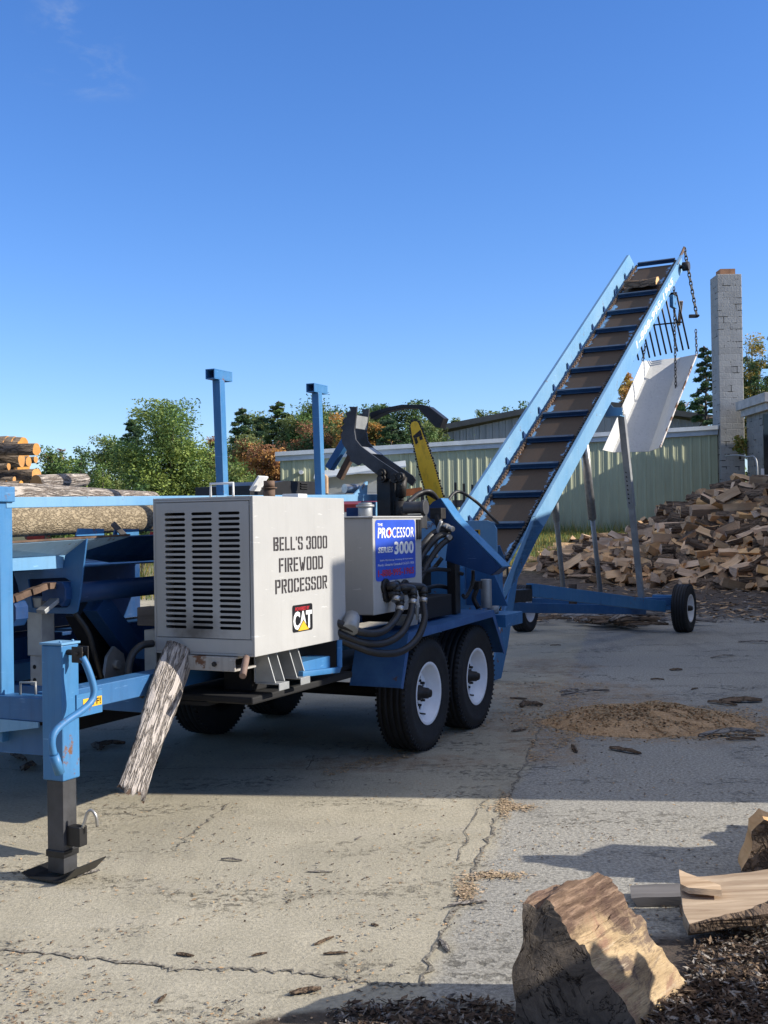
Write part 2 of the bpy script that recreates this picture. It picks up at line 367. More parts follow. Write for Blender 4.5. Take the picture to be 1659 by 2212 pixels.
GL = {'O': [_hl(), _mx(_hl())], '0': [_hl(), _mx(_hl())], 'C': [_hl(), _hook, _my(_hook)], 'I': [_bar],
 'E': [_bar, _r(.38, 0, .9, _h), _r(.38, .83, .8, .83+_h), _r(.38, _H-_h, .9, _H)], 'F': [_bar, _r(.38, .83, .8, .83+_h), _r(.38, _H-_h, .9, _H)],
 'L': [_bar, _r(.38, 0, .9, _h)], 'D': [_bar, [(.38, 0), (.8, 0), (1, .2), (1, _H-.2), (.8, _H), (.38, _H), (.38, _H-_h), (.62, _H-_h), (.7, _H-_h-.1), (.7, _h+.1), (.62, _h), (.38, _h)]],
 'P': [_bar, _bowl(.78, _H)], 'B': [_bar, _bowl(0, .93), _bowl(.99, _H)], 'R': [_bar, _bowl(.86, _H), [(.4, .8), (.66, .8), (1, 0), (.7, 0)]],
 "'": [_r(.0, 1.35, .22, _H)], 'W': [[(0, _H), (.28, _H), (.48, .05), (.3, 0)], [(.56, 0), (.42, .0), (.55, 1.2), (.72, 1.2)], [(.76, 1.2), (.9, 0), (.72, 0), (.62, .4)], [(.96, 0), (1.28, _H), (1.0, _H), (.84, .9)]],
 'S': [[(.45, _H), (.16, _H), (0, _H-.18), (0, 1.08), (.14, .92), (.45, .78), (.45, 1.04), (.3, 1.14), (.3, _H-_h-.06), (.36, _H-_h), (.45, _H-_h)], _hook,
       [(.55, 0), (.84, 0), (1, .18), (1, .82), (.86, .98), (.55, 1.12), (.55, .86), (.7, .76), (.7, _h+.06), (.64, _h), (.55, _h)], _mx(_my(_hook))],
 '3': [_hook[:3]+[(1, 1.05), (.9, .97), (.55, .97), (.55, 1.16), (.7, 1.2), (.7, _H-_h-.08), (.64, _H-_h), (.55, _H-_h)], _my(_hook[:3]+[(1, 1.03), (.9, .95), (.55, .95), (.55, 1.16), (.7, 1.2), (.7, _H-_h-.08), (.64, _H-_h), (.55, _H-_h)]), _mx(_hook), _mx(_my(_hook))]}
def stencil(name, body, mat, parent, p0, right, up, w, h):
    pl = []; x = 0
    for ch in body:
        if ch == ' ': x += .55; continue
        wd = max(px for g in GL[ch] for px, _ in g); pl += [[(px+x, py) for px, py in g] for g in GL[ch]]; x += wd+.2
    x -= .2; b = MB(); right, up, p0 = Vector(right), Vector(up), Vector(p0)
    for g in pl: b.add([p0 + right*(px/x*w) + up*(py/_H*h) for px, py in g], [tuple(range(len(g)))])
    return b.build(name, mat, parent, fix=False)
def interp(x, xs, ys): return float(np.interp(x, xs, ys))
M['bark_tan_l'] = bark('mottled_log_bark', (.08, .058, .035), (.37, .3, .2), 30, .5, .6, 2); M['bark_pale_l'] = bark('pale_log_bark', (.13, .09, .07), (.5, .44, .38), 24, .16, 1., 2)
M['bark_dark_l'] = bark('dark_log_bark', (.022, .016, .012), (.19, .15, .115), 16, .22, .9, 2)
M['bark_slab'] = bark('furrowed_grey_bark', (.04, .03, .025), (.56, .5, .45), 30, .12, 1., 2)
M['dirty_white'] = paint('dirty_white_paint', (.36, .34, .31), (.42, .4, .37), .52, .6, .6)
M['pipe'] = plain('brown_pipe', (.2, .13, .1), .7, 0, .3, 9)
M['rust_white'] = paint('rusty_white_edge', (.6, .56, .52), (.66, .64, .6), .5, .6)
M['sheet_blue'] = paint('faded_grey_blue_paint', (.24, .4, .55), (.38, .5, .6), .6, .5, .3)
M['trim_wood'] = plain('peeling_white_eave', (.42, .4, .37), .8, 0, .25, 4)
M['mulch'] = plain('rotten_bark_mulch', (.06, .036, .022), .95, 0, .6, 30)
# ------------------------------------------------------------------ ground
def ground_z(x, y):
    t = min(1, max(0, (y-26)/9)); t = t*t*(3-2*t); return 1.12*t
def ground_mat():
    k = NT('concrete_yard'); x, y, z = k.sep()
    big = k.noise(.35, 6, .6); mid = k.noise(2.2, 7, .65); fine = k.noise(55, 5, .75)
    pit = k.noise(16, 6, .8); spk = k.vor(70)
    slab = k.mix(k.ramp(mid, .3, .72), (.4, .36, .265), (.57, .515, .39))
    slab = k.mix(k.ramp(big, .42, .66, 0, .5), slab, (.33, .31, .25))
    slab = k.mix(k.ramp(k.noise(1.1, 5, .7, co=k.map((1, 2.5, 1))), .55, .68, 0, .45), slab, (.5, .455, .36))
    rough = k.mix(k.ramp(fine, .32, .68), (.22, .213, .194), (.54, .515, .445))
    rough = k.mix(k.ramp(spk, .1, .2, .45, 0), rough, (.56, .52, .43))
    rough = k.mix(k.ramp(big, .4, .66, 0, .35), rough, (.2, .197, .185))
    g0, g1 = gnd(915, 2120), gnd(1090, 1745)
    sl = (g1.x-g0.x)/(g1.y-g0.y)
    wob = k.math('MULTIPLY', k.math('SUBTRACT', k.noise(3, 4), .5), .22)
    d = k.math('ADD', k.math('SUBTRACT', x, k.math('ADD', k.math('MULTIPLY', y, sl), g0.x-sl*g0.y)), wob)
    c = k.mix(k.ramp(d, -.02, .06), slab, rough)
    c = k.mix(k.ramp(fine, .25, .6, .62, 0), c, (.13, .12, .1)); c = k.mix(k.ramp(k.noise(120, 3, .7), .6, .75, 0, .5), c, (.6, .56, .47))
    # pits and gravel showing through in patches
    patch = k.ramp(k.noise(.9, 5, .7, co=k.map((1, 2.2, 1))), .52, .64)
    pm = k.math('MULTIPLY', patch, k.ramp(pit, .52, .6))
    c = k.mix(k.math('MULTIPLY', pm, .75), c, (.14, .13, .11))
    c = k.mix(k.math('MULTIPLY', k.ramp(spk, .05, .13, 1, 0), k.math('MULTIPLY', patch, .55)), c, (.62, .58, .48))
    # hairline cracks
    wv = k.n.new('ShaderNodeVectorMath'); wv.operation = 'ADD'
    nn = k.n.new('ShaderNodeTexNoise'); k.l.new(k.co, nn.inputs['Vector']); nn.inputs['Scale'].default_value = 2.5; nn.inputs['Detail'].default_value = 6
    k.l.new(k.co, wv.inputs[0]); k.l.new(nn.outputs['Color'], wv.inputs[1])
    cr = k.vor(.33, 'DISTANCE_TO_EDGE', co=wv.outputs[0])
    crm = k.math('MULTIPLY', k.ramp(cr, .0006, .003, 1, 0), k.ramp(k.noise(.5, 3), .52, .62))
    c = k.mix(k.math('MULTIPLY', crm, .8), c, (.05, .045, .04))
    # wheel scuffs, pale
    sc = k.noise(9, 4, .6, co=k.map((.35, 3, 1), (0, 0, .5)))
    c = k.mix(k.ramp(sc, .66, .74, 0, .35), c, (.42, .4, .35))
    # earth and bark litter in the far yard
    yy = k.math('ADD', y, k.math('MULTIPLY', k.math('SUBTRACT', k.noise(.5, 4), .5), 5))
    dirt = k.mix(k.ramp(k.noise(6, 7, .75), .35, .65), (.045, .034, .026), (.16, .125, .095))
    side = k.ramp(x, -3, 1.5)
    c = k.mix(k.math('MULTIPLY', k.ramp(yy, 16.5, 19.5), side), c, dirt)
    gr = k.mix(k.ramp(k.noise(4, 6, .7), .35, .65), (.06, .07, .025), (.17, .15, .07))
    c = k.mix(k.ramp(yy, 28, 31), c, gr)
    # sawdust trodden into the concrete round the pile and the wheels
    def ell(px, py, rx, ry, hard):
        q = gnd(px, py); a_ = k.math('MULTIPLY', k.math('SUBTRACT', x, q.x), 1/rx); b_ = k.math('MULTIPLY', k.math('SUBTRACT', y, q.y), 1/ry)
        return k.math('ADD', k.math('SQRT', k.math('ADD', k.math('MULTIPLY', a_, a_), k.math('MULTIPLY', b_, b_))), k.math('MULTIPLY', k.math('SUBTRACT', k.noise(2.3, 6, .7), .5), hard))
    saw = k.mix(k.ramp(k.noise(70, 4, .75), .35, .65), (.17, .12, .075), (.48, .38, .27))
    for args in ((1240, 1500, .85, 1.0, 1.6), (1420, 1560, 1.05, .95, 1.3), (1170, 1610, .3, .75, 1.2), (820, 1648, .75, .28, 1.6), (1100, 1560, .45, .5, 1.4), (1190, 1440, .5, .9, 1.8)):
        m_ = k.ramp(ell(*args), 1.05, .7); m_ = k.math('MULTIPLY', m_, k.ramp(k.noise(9, 5, .75), .38, .58)); c = k.mix(k.math('MULTIPLY', m_, .85), c, saw)
    soil = k.mix(k.ramp(k.noise(30, 5, .75), .35, .65), (.02, .013, .009), (.09, .06, .042))
    for args in ((1620, 2150, .62, .55, .7), (1500, 2200, .4, .35, .7), (850, 2225, .55, .16, .7)):
        c = k.mix(k.math('MULTIPLY', k.ramp(ell(*args), 1.05, .85), .9), c, soil)
    # dark oil and tyre marks
    tm = k.noise(2.0, 5, .6, co=k.map((1, .18, 1), (0, 0, radians(-24)))); c = k.mix(k.ramp(tm, .56, .7, 0, .3), c, (.1, .095, .088))
    oil = k.ramp(k.vor(.55), .16, .05, 0, .5); c = k.mix(k.math('MULTIPLY', oil, k.ramp(k.noise(4, 5, .7), .4, .6)), c, (.07, .065, .06))
    k.col(c)
    h = k.math('ADD', k.math('MULTIPLY', fine, .5), k.math('SUBTRACT', k.math('MULTIPLY', mid, .6), k.math('ADD', crm, pm)))
    k.bump(h, .8, .016); return k.fin(k.ramp(fine, .3, .7, .75, .95), 0, .25)
gv, gf = [], []
xs = [-400, -120, -60, -30, -15, -8, -4, 0, 4, 8, 15, 30, 60, 120, 400]
ys = [-60, -10, 0, 4, 8, 12, 16, 20, 24, 26] + [26+9*i/12 for i in range(1, 13)] + [45, 70, 120, 250, 900]
for yv in ys:
    for xv in xs: gv.append((xv, yv, ground_z(xv, yv)))
nx = len(xs)
for j in range(len(ys)-1):
    for i in range(nx-1): gf.append((j*nx+i, j*nx+i+1, (j+1)*nx+i+1, (j+1)*nx+i))
g = MB(); g.add(gv, gf, 0, True); struct(g.build('ground', ground_mat()))
# open cracks: jagged grooves with dark filling and crumbs
def crack(pts, w, name='ground_crack'):
    P = smooth_path([gnd(*p) for p in pts], 9); b = MB(); rnd = random.Random(3); vs = []
    for i, p in enumerate(P):
        d = (P[min(i+1, len(P)-1)]-P[max(i-1, 0)]).normalized(); n = Vector((-d.y, d.x, 0)); p = p + n*rnd.uniform(-.02, .02)
        ww = w*rnd.uniform(.25, 1.3); vs += [(p.x+n.x*ww, p.y+n.y*ww, .004), (p.x-n.x*ww, p.y-n.y*ww, .004)]
    b.add(vs, [(2*i, 2*i+1, 2*i+3, 2*i+2) for i in range(len(P)-1)]); return struct(b.build(name, M['crackfill']))
def crackmat():
    k = NT('crack_filling'); n = k.vor(90, out='Color'); f = k.noise(60, 4, .7)
    k.col(k.mix(k.ramp(f, .4, .62), (.09, .08, .066), (.36, .33, .27))); k.bump(f, .6, .01); return k.fin(.95, 0, .1)
M['crackfill'] = crackmat()
crack([(-60, 2055), (60, 2058), (180, 2070), (310, 2085), (390, 2096), (470, 2093), (560, 2098), (640, 2100), (740, 2116), (820, 2128), (900, 2128)], .011, 'ground_crack')
crack([(905, 2130), (950, 2035), (1000, 1940), (1035, 1870), (1065, 1790), (1090, 1745), (1120, 1680), (1150, 1610), (1175, 1550)], .010, 'joint_crack')
crack([(380, 1830), (420, 1800), (455, 1770), (500, 1735)], .006, 'ground_crack')
crack([(985, 1860), (1030, 1760), (1060, 1720)], .004, 'ground_crack')
crack([(-40, 1660), (200, 1668), (420, 1660), (600, 1662), (830, 1658), (1020, 1648)], .005, 'ground_crack')

# ------------------------------------------------------------------ wheels
def wheel(name, parent, c, R, w, rim_r, side, yaw=0., label=None, lugs=True):
    """road wheel on the local x axis; side = +1 shows its outer face towards +x"""
    e = empty(name, c, yaw, parent); s = side
    pr = [(rim_r, -w*.42), (rim_r+.03, -w*.48), (R*.86, -w*.5), (R*.95, -w*.44), (R*.985, -w*.38)]
    g = w*.06
    for q in (-.27, -.09, .09, .27):
        pr += [(R, w*q-g), (R, w*q-g*.45), (R-.012, w*q-g*.35), (R-.012, w*q+g*.35), (R, w*q+g*.45)]
    pr += [(R*.985, w*.38), (R*.95, w*.44), (R*.86, w*.5), (R*.8, w*.505), (R*.78, w*.49), (rim_r+.05, w*.48), (rim_r+.03, w*.46), (rim_r, w*.42)]
    t = MB(); t.lathe(pr, (0, 0, 0), (s, 0, 0), 56)
    for k in range(64):                                            # shoulder blocks
        a = 2*pi*k/64
        for q in (-1, 1): t.box((q*w*.4, cos(a)*R*.966, sin(a)*R*.966), (w*.1, .012, .022), Euler((a-pi/2, 0, 0)).to_matrix())
    t.build('tyre', M['rubber'], e)
    r = MB(); r.lathe([(rim_r+.012, w*.46), (rim_r-.002, w*.47), (rim_r-.012, w*.44), (rim_r-.02, w*.3), (rim_r-.045, w*.22), (rim_r-.055, w*.1)], (0, 0, 0), (s, 0, 0), 40)
    r.lathe([(rim_r+.012, -w*.46), (rim_r-.02, -w*.4), (rim_r-.05, 0), (rim_r-.055, w*.1)], (0, 0, 0), (s, 0, 0), 40, 1)  # inner barrel coloured dark in place of shade
    rd = rim_r-.05; x0 = s*w*.1
    out = [(x0, cos(2*pi*k/36)*rd, sin(2*pi*k/36)*rd) for k in range(36)]
    holes = []
    for k in range(8):
        a = 2*pi*(k+.5)/8; cy, cz = cos(a)*rd*.74, sin(a)*rd*.74; hr = rd*.14
        holes.append([(x0, cy+cos(2*pi*j/10)*hr, cz+sin(2*pi*j/10)*hr) for j in range(10)])
    r.plate(out, (-s*.008, 0, 0), holes); r.lathe([(0, w*.04), (rd*.97, w*.04)], (0, 0, 0), (s, 0, 0), 24, 1); r.build('rim', [M['white_rim'], M['dark']], e)  # dark disc behind the holes puts their shade into the colour
    h = MB(); h.lathe([(0, w*.1+.10), (.026, w*.1+.10), (.03, w*.1+.085), (.036, w*.1+.08), (.04, w*.1+.03), (.05, w*.1+.028), (.054, w*.1), (0, w*.1)], (0, 0, 0), (s, 0, 0), 18)
    h.build('hub_cap', M['iron'], e)
    if lugs:
        l = MB()
        for k in range(8):
            a = 2*pi*k/8; l.lathe([(0, w*.1+.03), (.009, w*.1+.028), (.011, w*.1)], (0, cos(a)*.083, sin(a)*.083), (s, 0, 0), 6)
        l.cyl((s*w*.1, .02, -rd*.95), (s*(w*.1+.045), .03, -rd*.98), .006, 6); l.build('lug_nuts', M['iron'], e)
    return e

# ------------------------------------------------------------------ firewood processor (trailer)
PR = empty('firewood_processor', T.o, -T.ang)
tag(PR, 'blue tandem axle firewood processor trailer with white engine box and upright yellow saw bar', 'machine')
# chassis
b = MB()
b.span((.36, -3.56, .695), (.48, 3.0-1.6, .795)); b.span((-.62, -3.0, .70), (-.5, 1.4, .80))
b.span((-.5, 1.3, .7), (.36, 1.4, .79)); b.span((-.5, -1.2, .7), (.36, -1.1, .79))
b.build('chassis_rails', M['blue_mid'], PR, .004)
b = MB(); b.span((-.95, -2.6, .60), (.62, 1.25, .62)); b.span((-.72, -2.9, .30), (-.70, 1.25, .60)); b.build('underside_light_block', M['dark'], PR)  # dark floor and skirt added to block light under the trailer
b = MB(); b.span((-2.4, -3.4, 1.30), (-.7, 0.6, 1.34)); b.span((-2.4, -3.4, .75), (-2.32, .6, 1.30)); b.span((-1.1, -3.3, .62), (-.8, 1., .9)); b.build('log_table', M['blue_deep'], PR, .004)  # log deck sheet added at left to block sky light under the trailer
b = MB(); b.span((-.75, -3.655, .68), (.505, -3.56, .785)); b.build('tongue_beam', M['blue_mid'], PR, .004)
b = MB(); b.span((.19, -3.64, .57), (.226, -3.56, 1.715)); b.span((.1, -3.66, 1.66), (.245, -3.56, 1.73)); b.build('deck_post', M['blue'], PR, .004)
b = MB(); b.plate([(-.75, -3.66, .679), (.46, -3.66, .679), (.46, -3.66, .655), (.1, -3.66, .60), (-.75, -3.66, .55)], (0, .01, 0)); b.build('gusset_plate', M['blue_light'], PR)
b = MB(); b.plate([(-.75, -3.6, .60), (.1, -3.6, .598), (.44, -3.6, .655), (.44, -3.6, .52), (-.75, -3.6, .50)], (0, .02, 0)); b.build('skirt_plate', M['blue_mid'], PR)
b = MB(); hp = [T.Y(x, y, -3.6) for x, y in ((44, 1500), (44, 1474), (77, 1474), (77, 1500))]
b.tube(hp, .006, 8); b.build('lift_handle', M['galv'], PR)
# jack
JX0, JX1, JY0, JY1 = .505, .62, -3.685, -3.575
b = MB(); b.span((JX0, JY0, .435), (JX1, JY1, 1.025)); b.build('jack_housing', M['blue'], PR, .006)
b = MB(); b.span((JX0-.006, JY0-.006, 1.026), (JX1+.006, JY1+.006, 1.036))
for q in (JY0+.015, JY1-.015): b.cyl((JX1-.02, q, 1.036), (JX1-.02, q, 1.044), .006, 6)
b.build('jack_lid', M['blue_light'], PR, .002)
b = MB(); b.span((JX0+.012, JY0+.012, .03), (JX1-.012, JY1-.012, .434)); b.build('jack_leg', M['black_worn'], PR, .003)
b = MB(); b.span((JX0+.006, JY0+.006, .10), (JX1-.006, JY1-.006, .13)); b.span((JX1-.011, -3.655, .15), (JX1+.062, -3.605, .235)); b.build('jack_collar', M['black'], PR, .003)
b = MB(); b.tube(smooth_path([(JX1+.03, -3.63, .21), (JX1+.06, -3.63, .235), (JX1+.075, -3.62, .29), (JX1+.095, -3.615, .305), (JX1+.115, -3.61, .28), (JX1+.118, -3.605, .235)], 5), .007, 8); b.build('jack_pin', M['steel'], PR)
b = MB(); pv = []
for i, (xx, zz) in enumerate(((-.14, .035), (-.1, .018), (.06, .018), (.10, .03), (.16, .085))):
    for yy in (-.1, .1): pv.append((.56+xx, -3.63+yy, zz))
b.add(pv + [(a, c, d-.006) for a, c, d in pv], [(2*i, 2*i+1, 2*i+3, 2*i+2) for i in range(4)] + [(10+2*i, 12+2*i, 13+2*i, 11+2*i) for i in range(4)] + [(2*i, 2*i+2, 12+2*i, 10+2*i) for i in range(4)] + [(2*i+1, 11+2*i, 13+2*i, 2*i+3) for i in range(4)] + [(0, 10, 11, 1), (8, 9, 19, 18)])
b.build('jack_foot', M['black'], PR)
b = MB(); cp = [T.X(x, y, v) for x, y, v in ((178, 1420, .71), (188, 1440, .73), (200, 1475, .745), (203, 1498, .75), (195, 1518, .75), (172, 1538, .75), (140, 1560, .745), (118, 1582, .74), (112, 1605, .74), (116, 1630, .74))]
b.tube(smooth_path(cp, 6), .0155, 12); b.tube([cp[-1], T.X(129, 1670, .74)], .021, 12)
b.build('crank_handle', M['blue'], PR)
b = MB(); cq = T.X(173, 1416, .69); b.span((cq.x-.03, cq.y-.022, cq.z-.03), (cq.x+.03, cq.y-.016, cq.z+.04)); b.span((cq.x-.03, cq.y+.016, cq.z-.03), (cq.x+.03, cq.y+.022, cq.z+.04))
b.cyl((JX1, cq.y, cq.z+.012), (cq.x, cq.y, cq.z+.012), .013, 10); b.cyl((cq.x, cq.y-.03, cq.z+.01), (cq.x, cq.y+.03, cq.z+.01), .01, 8); b.build('crank_yoke', M['iron'], PR, .003)
d0, d1 = T.X(172, 1497, .622), T.X(211, 1545, .622)
b = MB(); b.span((.6205, -3.6, .70), (.627, -3.43, .80)); b.build('decal_plate', M['blue'], PR)
b = MB(); b.span((.6275, -3.56, .735), (.629, -3.435, .775)); st_ = b.build('warning_decal', M['yellow'], PR)
text('decal_lettering', 'OFF!', M['vinyl_black'], st_, (.6297, -3.535, .741), (0, 1, 0), (0, 0, 1), .092, .028, .02)
# engine box
EX0, EX1, EY0, EY1, EZ0, EZ1 = .345, .965, -2.675, -1.70, .875, 1.685
ENG = empty('engine_enclosure', (0, 0, 0), 0, PR)
b = MB(); t_ = .012
b.span((EX1-t_, EY0, EZ0), (EX1, EY1, EZ1)); b.span((EX0, EY0, EZ0), (EX0+t_, EY1, EZ1))
b.span((EX0+t_, EY0, EZ1-t_), (EX1-t_, EY1, EZ1)); b.span((EX0+t_, EY1-t_, EZ0), (EX1-t_, EY1, EZ1-t_)); b.span((EX0+t_, EY0, EZ0), (EX1-t_, EY1-t_, EZ0+t_))
b.span((EX0+t_, EY0, EZ0+t_), (EX1-t_, EY0+t_, .96)); b.span((EX0+t_, EY0, 1.662), (EX1-t_, EY0+t_, EZ1-t_))
b.span((EX0+t_, EY0, .96), (.364, EY0+t_, 1.662)); b.span((.943, EY0, .96), (EX1-t_, EY0+t_, 1.662))
b.build('housing', M['grey_paint'], ENG, .0045)
b = MB(); outer = [(.3665, EY0-.003, .963), (.9405, EY0-.003, .963), (.9405, EY0-.003, 1.6595), (.3665, EY0-.003, 1.6595)]; holes = []
for x0, x1 in ((.421, .553), (.590, .719), (.757, .888)):
    for r_ in range(22):
        zc = 1.6 - r_*.0278; hh = .0078; c_ = .006
        holes.append([(x0+c_, EY0-.003, zc-hh), (x1-c_, EY0-.003, zc-hh), (x1, EY0-.003, zc-hh+c_), (x1, EY0-.003, zc+hh-c_), (x1-c_, EY0-.003, zc+hh), (x0+c_, EY0-.003, zc+hh), (x0, EY0-.003, zc+hh-c_), (x0, EY0-.003, zc-hh+c_)])
b.plate(outer, (0, .006, 0), holes); b.build('louvre_panel', M['louvre'], ENG)
b = MB(); b.span((.4, EY0+.10, .95), (.92, EY0+.16, 1.64)); b.span((.56, EY0+.06, 1.3), (.86, EY0+.09, 1.5)); b.build('radiator', M['dark'], ENG)
b = MB(); b.tube([(.66, -2.6, 1.686), (.66, -2.6, 1.755), (.80, -2.6, 1.755), (.80, -2.6, 1.686)], .007, 8); b.build('lift_handle', M['white'], ENG)
b = MB(); b.cyl((.62, -1.96, 1.686), (.62, -1.96, 1.745), .034, 16); b.cyl((.62, -1.96, 1.746), (.62, -1.96, 1.752), .046, 16); b.cyl((.62, -1.96, 1.753), (.62, -1.96, 1.79), .032, 16)
ex = b.build('exhaust_stack', M['rust'], ENG); b = MB(); b.plate([(.57, -2.0, 1.82), (.57, -1.9, 1.82), (.51, -1.9, 1.74), (.51, -2.0, 1.74)], (.01, 0, -.006)); b.build('rain_flap', M['white'], ex)
b = MB(); b.cyl((.55, -2.2, 1.686), (.55, -2.2, 1.70), .05, 16); b.build('air_cap', M['black'], ENG)
xr = EX1+.0012
for n_, (x0, yb0, yt0, x1, yb1) in (("BELL'S 3000", (591, 1190.5, 1160.5, 707, 1183)), ('FIREWOOD', (603, 1237, 1206, 698, 1229)), ('PROCESSOR', (595, 1284, 1253, 707, 1279))):
    a, c_, t0 = T.X(x0, yb0, xr), T.X(x1, yb1, xr), T.X(x0, yt0, xr)
    stencil('stencil_lettering', n_, M['stencil'], ENG, (xr, a.y, a.z), (0, 1, 0), (0, 0, 1), c_.y-a.y, t0.z-a.z)
dy0, dy1, dz0, dz1 = -2.305, -2.09, .962, 1.107
def rrect(x, y0, y1, z0, z1, r):
    o = []
    for cy_, cz_, a0 in ((y1-r, z1-r, 0), (y0+r, z1-r, 90), (y0+r, z0+r, 180), (y1-r, z0+r, 270)):
        for k in range(4): a = radians(a0+k*30); o.append((x, cy_+cos(a)*r, cz_+sin(a)*r))
    return o
b = MB(); b.plate(rrect(EX1+.0006, dy0, dy1, dz0, dz1, .014), (.0008, 0, 0)); dc = b.build('engine_decal', M['vinyl_black'], ENG)
text('decal_lettering', 'POWERED BY', M['sign_red'], dc, (EX1+.0022, dy0+.03, dz1-.032), (0, 1, 0), (0, 0, 1), .15, .02, .02)
text('decal_lettering', 'CAT', M['white'], dc, (EX1+.0022, dy0+.008, dz0+.012), (0, 1, 0), (0, 0, 1), .2, .098, .045)
b = MB(); b.add([(EX1+.0034, -2.25, dz0+.006), (EX1+.0034, -2.135, dz0+.006), (EX1+.0034, -2.192, dz0+.056)], [(0, 1, 2)]); b.build('decal_triangle', M['yellow'], dc, fix=False)
b = MB(); b.add([(EX1+.0028, -2.262, dz0+.001), (EX1+.0028, -2.123, dz0+.001), (EX1+.0028, -2.192, dz0+.063)], [(0, 1, 2)]); b.build('triangle_border', M['vinyl_black'], dc, fix=False)
b = MB(); b.span((EX1-.03, EY1-.07, .86), (EX1+.012, EY1+.012, .93)); b.build('corner_clamp', M['rust'], ENG, .006)
# engine mounts under the box
b = MB(); b.span((.42, -2.70, .80), (.86, -2.69, .872)); b.span((.42, -2.69, .80), (.86, -2.5, .81)); b.span((.42, -2.69, .862), (.86, -2.5, .872)); b.build('mount_channel', M['dirty_white'], PR, .002)
b = MB()
for q in (.55, .74): b.cyl((q, -2.70, .835), (q, -2.712, .835), .013, 6)
b.build('mount_bolts', M['iron'], PR)
b = MB(); b.cyl((.93, -2.70, .875), (.985, -2.82, .80), .017, 12); b.build('drain_pipe', M['pipe'], PR)
for yc in (-2.42, -2.2):
    b = MB(); b.span((.84, yc-.06, .71), (.98, yc+.04, .718)); b.span((.98, yc-.06, .68), (.986, yc+.04, .718)); b.plate([(.84, yc-.055, .718), (.96, yc-.055, .718), (.91, yc-.055, .87), (.84, yc-.055, .87)], (0, .008, 0)); b.plate([(.84, yc+.035, .718), (.96, yc+.035, .718), (.91, yc+.035, .87), (.84, yc+.035, .87)], (0, .008, 0))
    b.span((.832, yc-.06, .718), (.84, yc+.043, .87)); b.build('mount_bracket', M['galv'], PR, .002)
b = MB(); b.tube([(.95, -2.2, .73), (.96, -1.80, .705), (.96, -1.78, .72), (.96, -1.775, .875)], .022, 4); b.span((.8, -2.16, .715), (.94, -1.85, .79)); b.build('step_loop', M['blue'], PR, .004)
b = MB(); b.span((.3, -2.6, .62), (.9, -1.5, .66)); b.span((.62, -2.45, .66), (.80, -1.5, .86)); b.build('engine_sump', M['dark'], PR, .01)
# tank with sign
TX1, TY0, TY1, TZ0, TZ1 = 1.0, -1.405, -.69, .985, 1.57
b = MB(); b.span((.42, TY0, TZ0), (TX1, TY1, TZ1)); b.span((.41, TY0-.012, TZ1), (TX1+.01, TY1+.01, TZ1+.012)); TK = b.build('hydraulic_tank', M['grey_paint'], PR, .006)
a0, a1 = T.X(805, 1122, TX1), T.X(898, 1244, TX1)
sy0, sy1, sz0, sz1 = -1.375, -.795, 1.185, 1.558
b = MB(); b.plate(rrect(TX1+.0008, sy0, sy1, sz0, sz1, .025), (.0012, 0, 0)); SG = b.build('sign', M['sign_blue'], TK)
xs_ = TX1+.0034
def sgt(body, u0, u1, v0, v1, mat, off=0., sh=0., dx=0.):
    Wd, Ht = sy1-sy0, sz1-sz0
    text('sign_lettering', body, mat, SG, (xs_+dx, sy0+Wd*u0, sz0+Ht*v0), (0, 1, 0), (0, 0, 1), Wd*(u1-u0), Ht*(v1-v0), off, sh)
sgt('THE', .05, .17, .9, .945, M['white'], .02)
sgt('PRO', .05, .39, .7, .875, M['white'], .03, .1); sgt('CESSOR', .4, .96, .7, .875, M['white'], .005, .1)
sgt('SERIES', .05, .42, .46, .555, M['white'], .03, .2); sgt('3000', .45, .95, .42, .635, M['white'], .04)
sgt("Bell's Machining, Welding & Hydraulics", .1, .93, .315, .35, M['white']); sgt('Perth, Ontario Canada 613-257-1953', .05, .95, .235, .28, M['white'], .006)
sgt('1-888-995-1965', .05, .95, .07, .185, M['sign_red'], .02)
b = MB(); q0 = sy0+.338*(sy1-sy0); zc = sz0+.785*(sz1-sz0)
leaf = [(0, .03), (.006, .016), (.013, .018), (.011, .004), (.02, .006), (.016, -.006), (.006, -.012), (.003, -.03), (-.003, -.03), (-.006, -.012), (-.016, -.006), (-.02, .006), (-.011, .004), (-.013, .018), (-.006, .016)]
b.add([(xs_+.0006, q0+p*.9, zc+r*.9) for p, r in leaf], [tuple(range(15))]); b.build('maple_leaf', M['sign_red'], SG, fix=False)
b = MB(); b.cyl((.72, -.95, TZ1+.012), (.72, -.95, TZ1+.075), .046, 18); b.cyl((.72, -.95, TZ1+.075), (.72, -.95, TZ1+.09), .06, 18); b.cyl((.72, -.95, TZ1+.09), (.72, -.95, TZ1+.102), .045, 18)
b.build('filler_cap', M['galv'], TK, .004)
b = MB(); b.span((TX1, -.775, 1.43), (TX1+.012, -.745, 1.56)); b.span((TX1, -.738, 1.43), (TX1+.012, -.712, 1.56)); b.span((TX1, -.737, 1.44), (TX1+.005, -.746, 1.55)); b.build('level_gauge', M['black'], TK, .002)
b = MB(); b.cyl((.82, -.55, 1.64), (.95, -.55, 1.64), .042, 18); b.cyl((.951, -.55, 1.64), (.975, -.55, 1.64), .052, 18); b.span((.9, -.6, 1.50), (.96, -.5, 1.59)); b.build('return_filter', M['black_worn'], TK, .003)
b = MB(); b.span((.44, TY0-.16, 1.582), (.58, TY0-.02, 1.60)); b.span((.48, TY0-.14, 1.60), (.56, TY0-.05, 1.70)); b.span((.46, TY0-.15, 1.70), (.575, TY0-.04, 1.725)); b.build('control_box', M['white'], TK, .004)
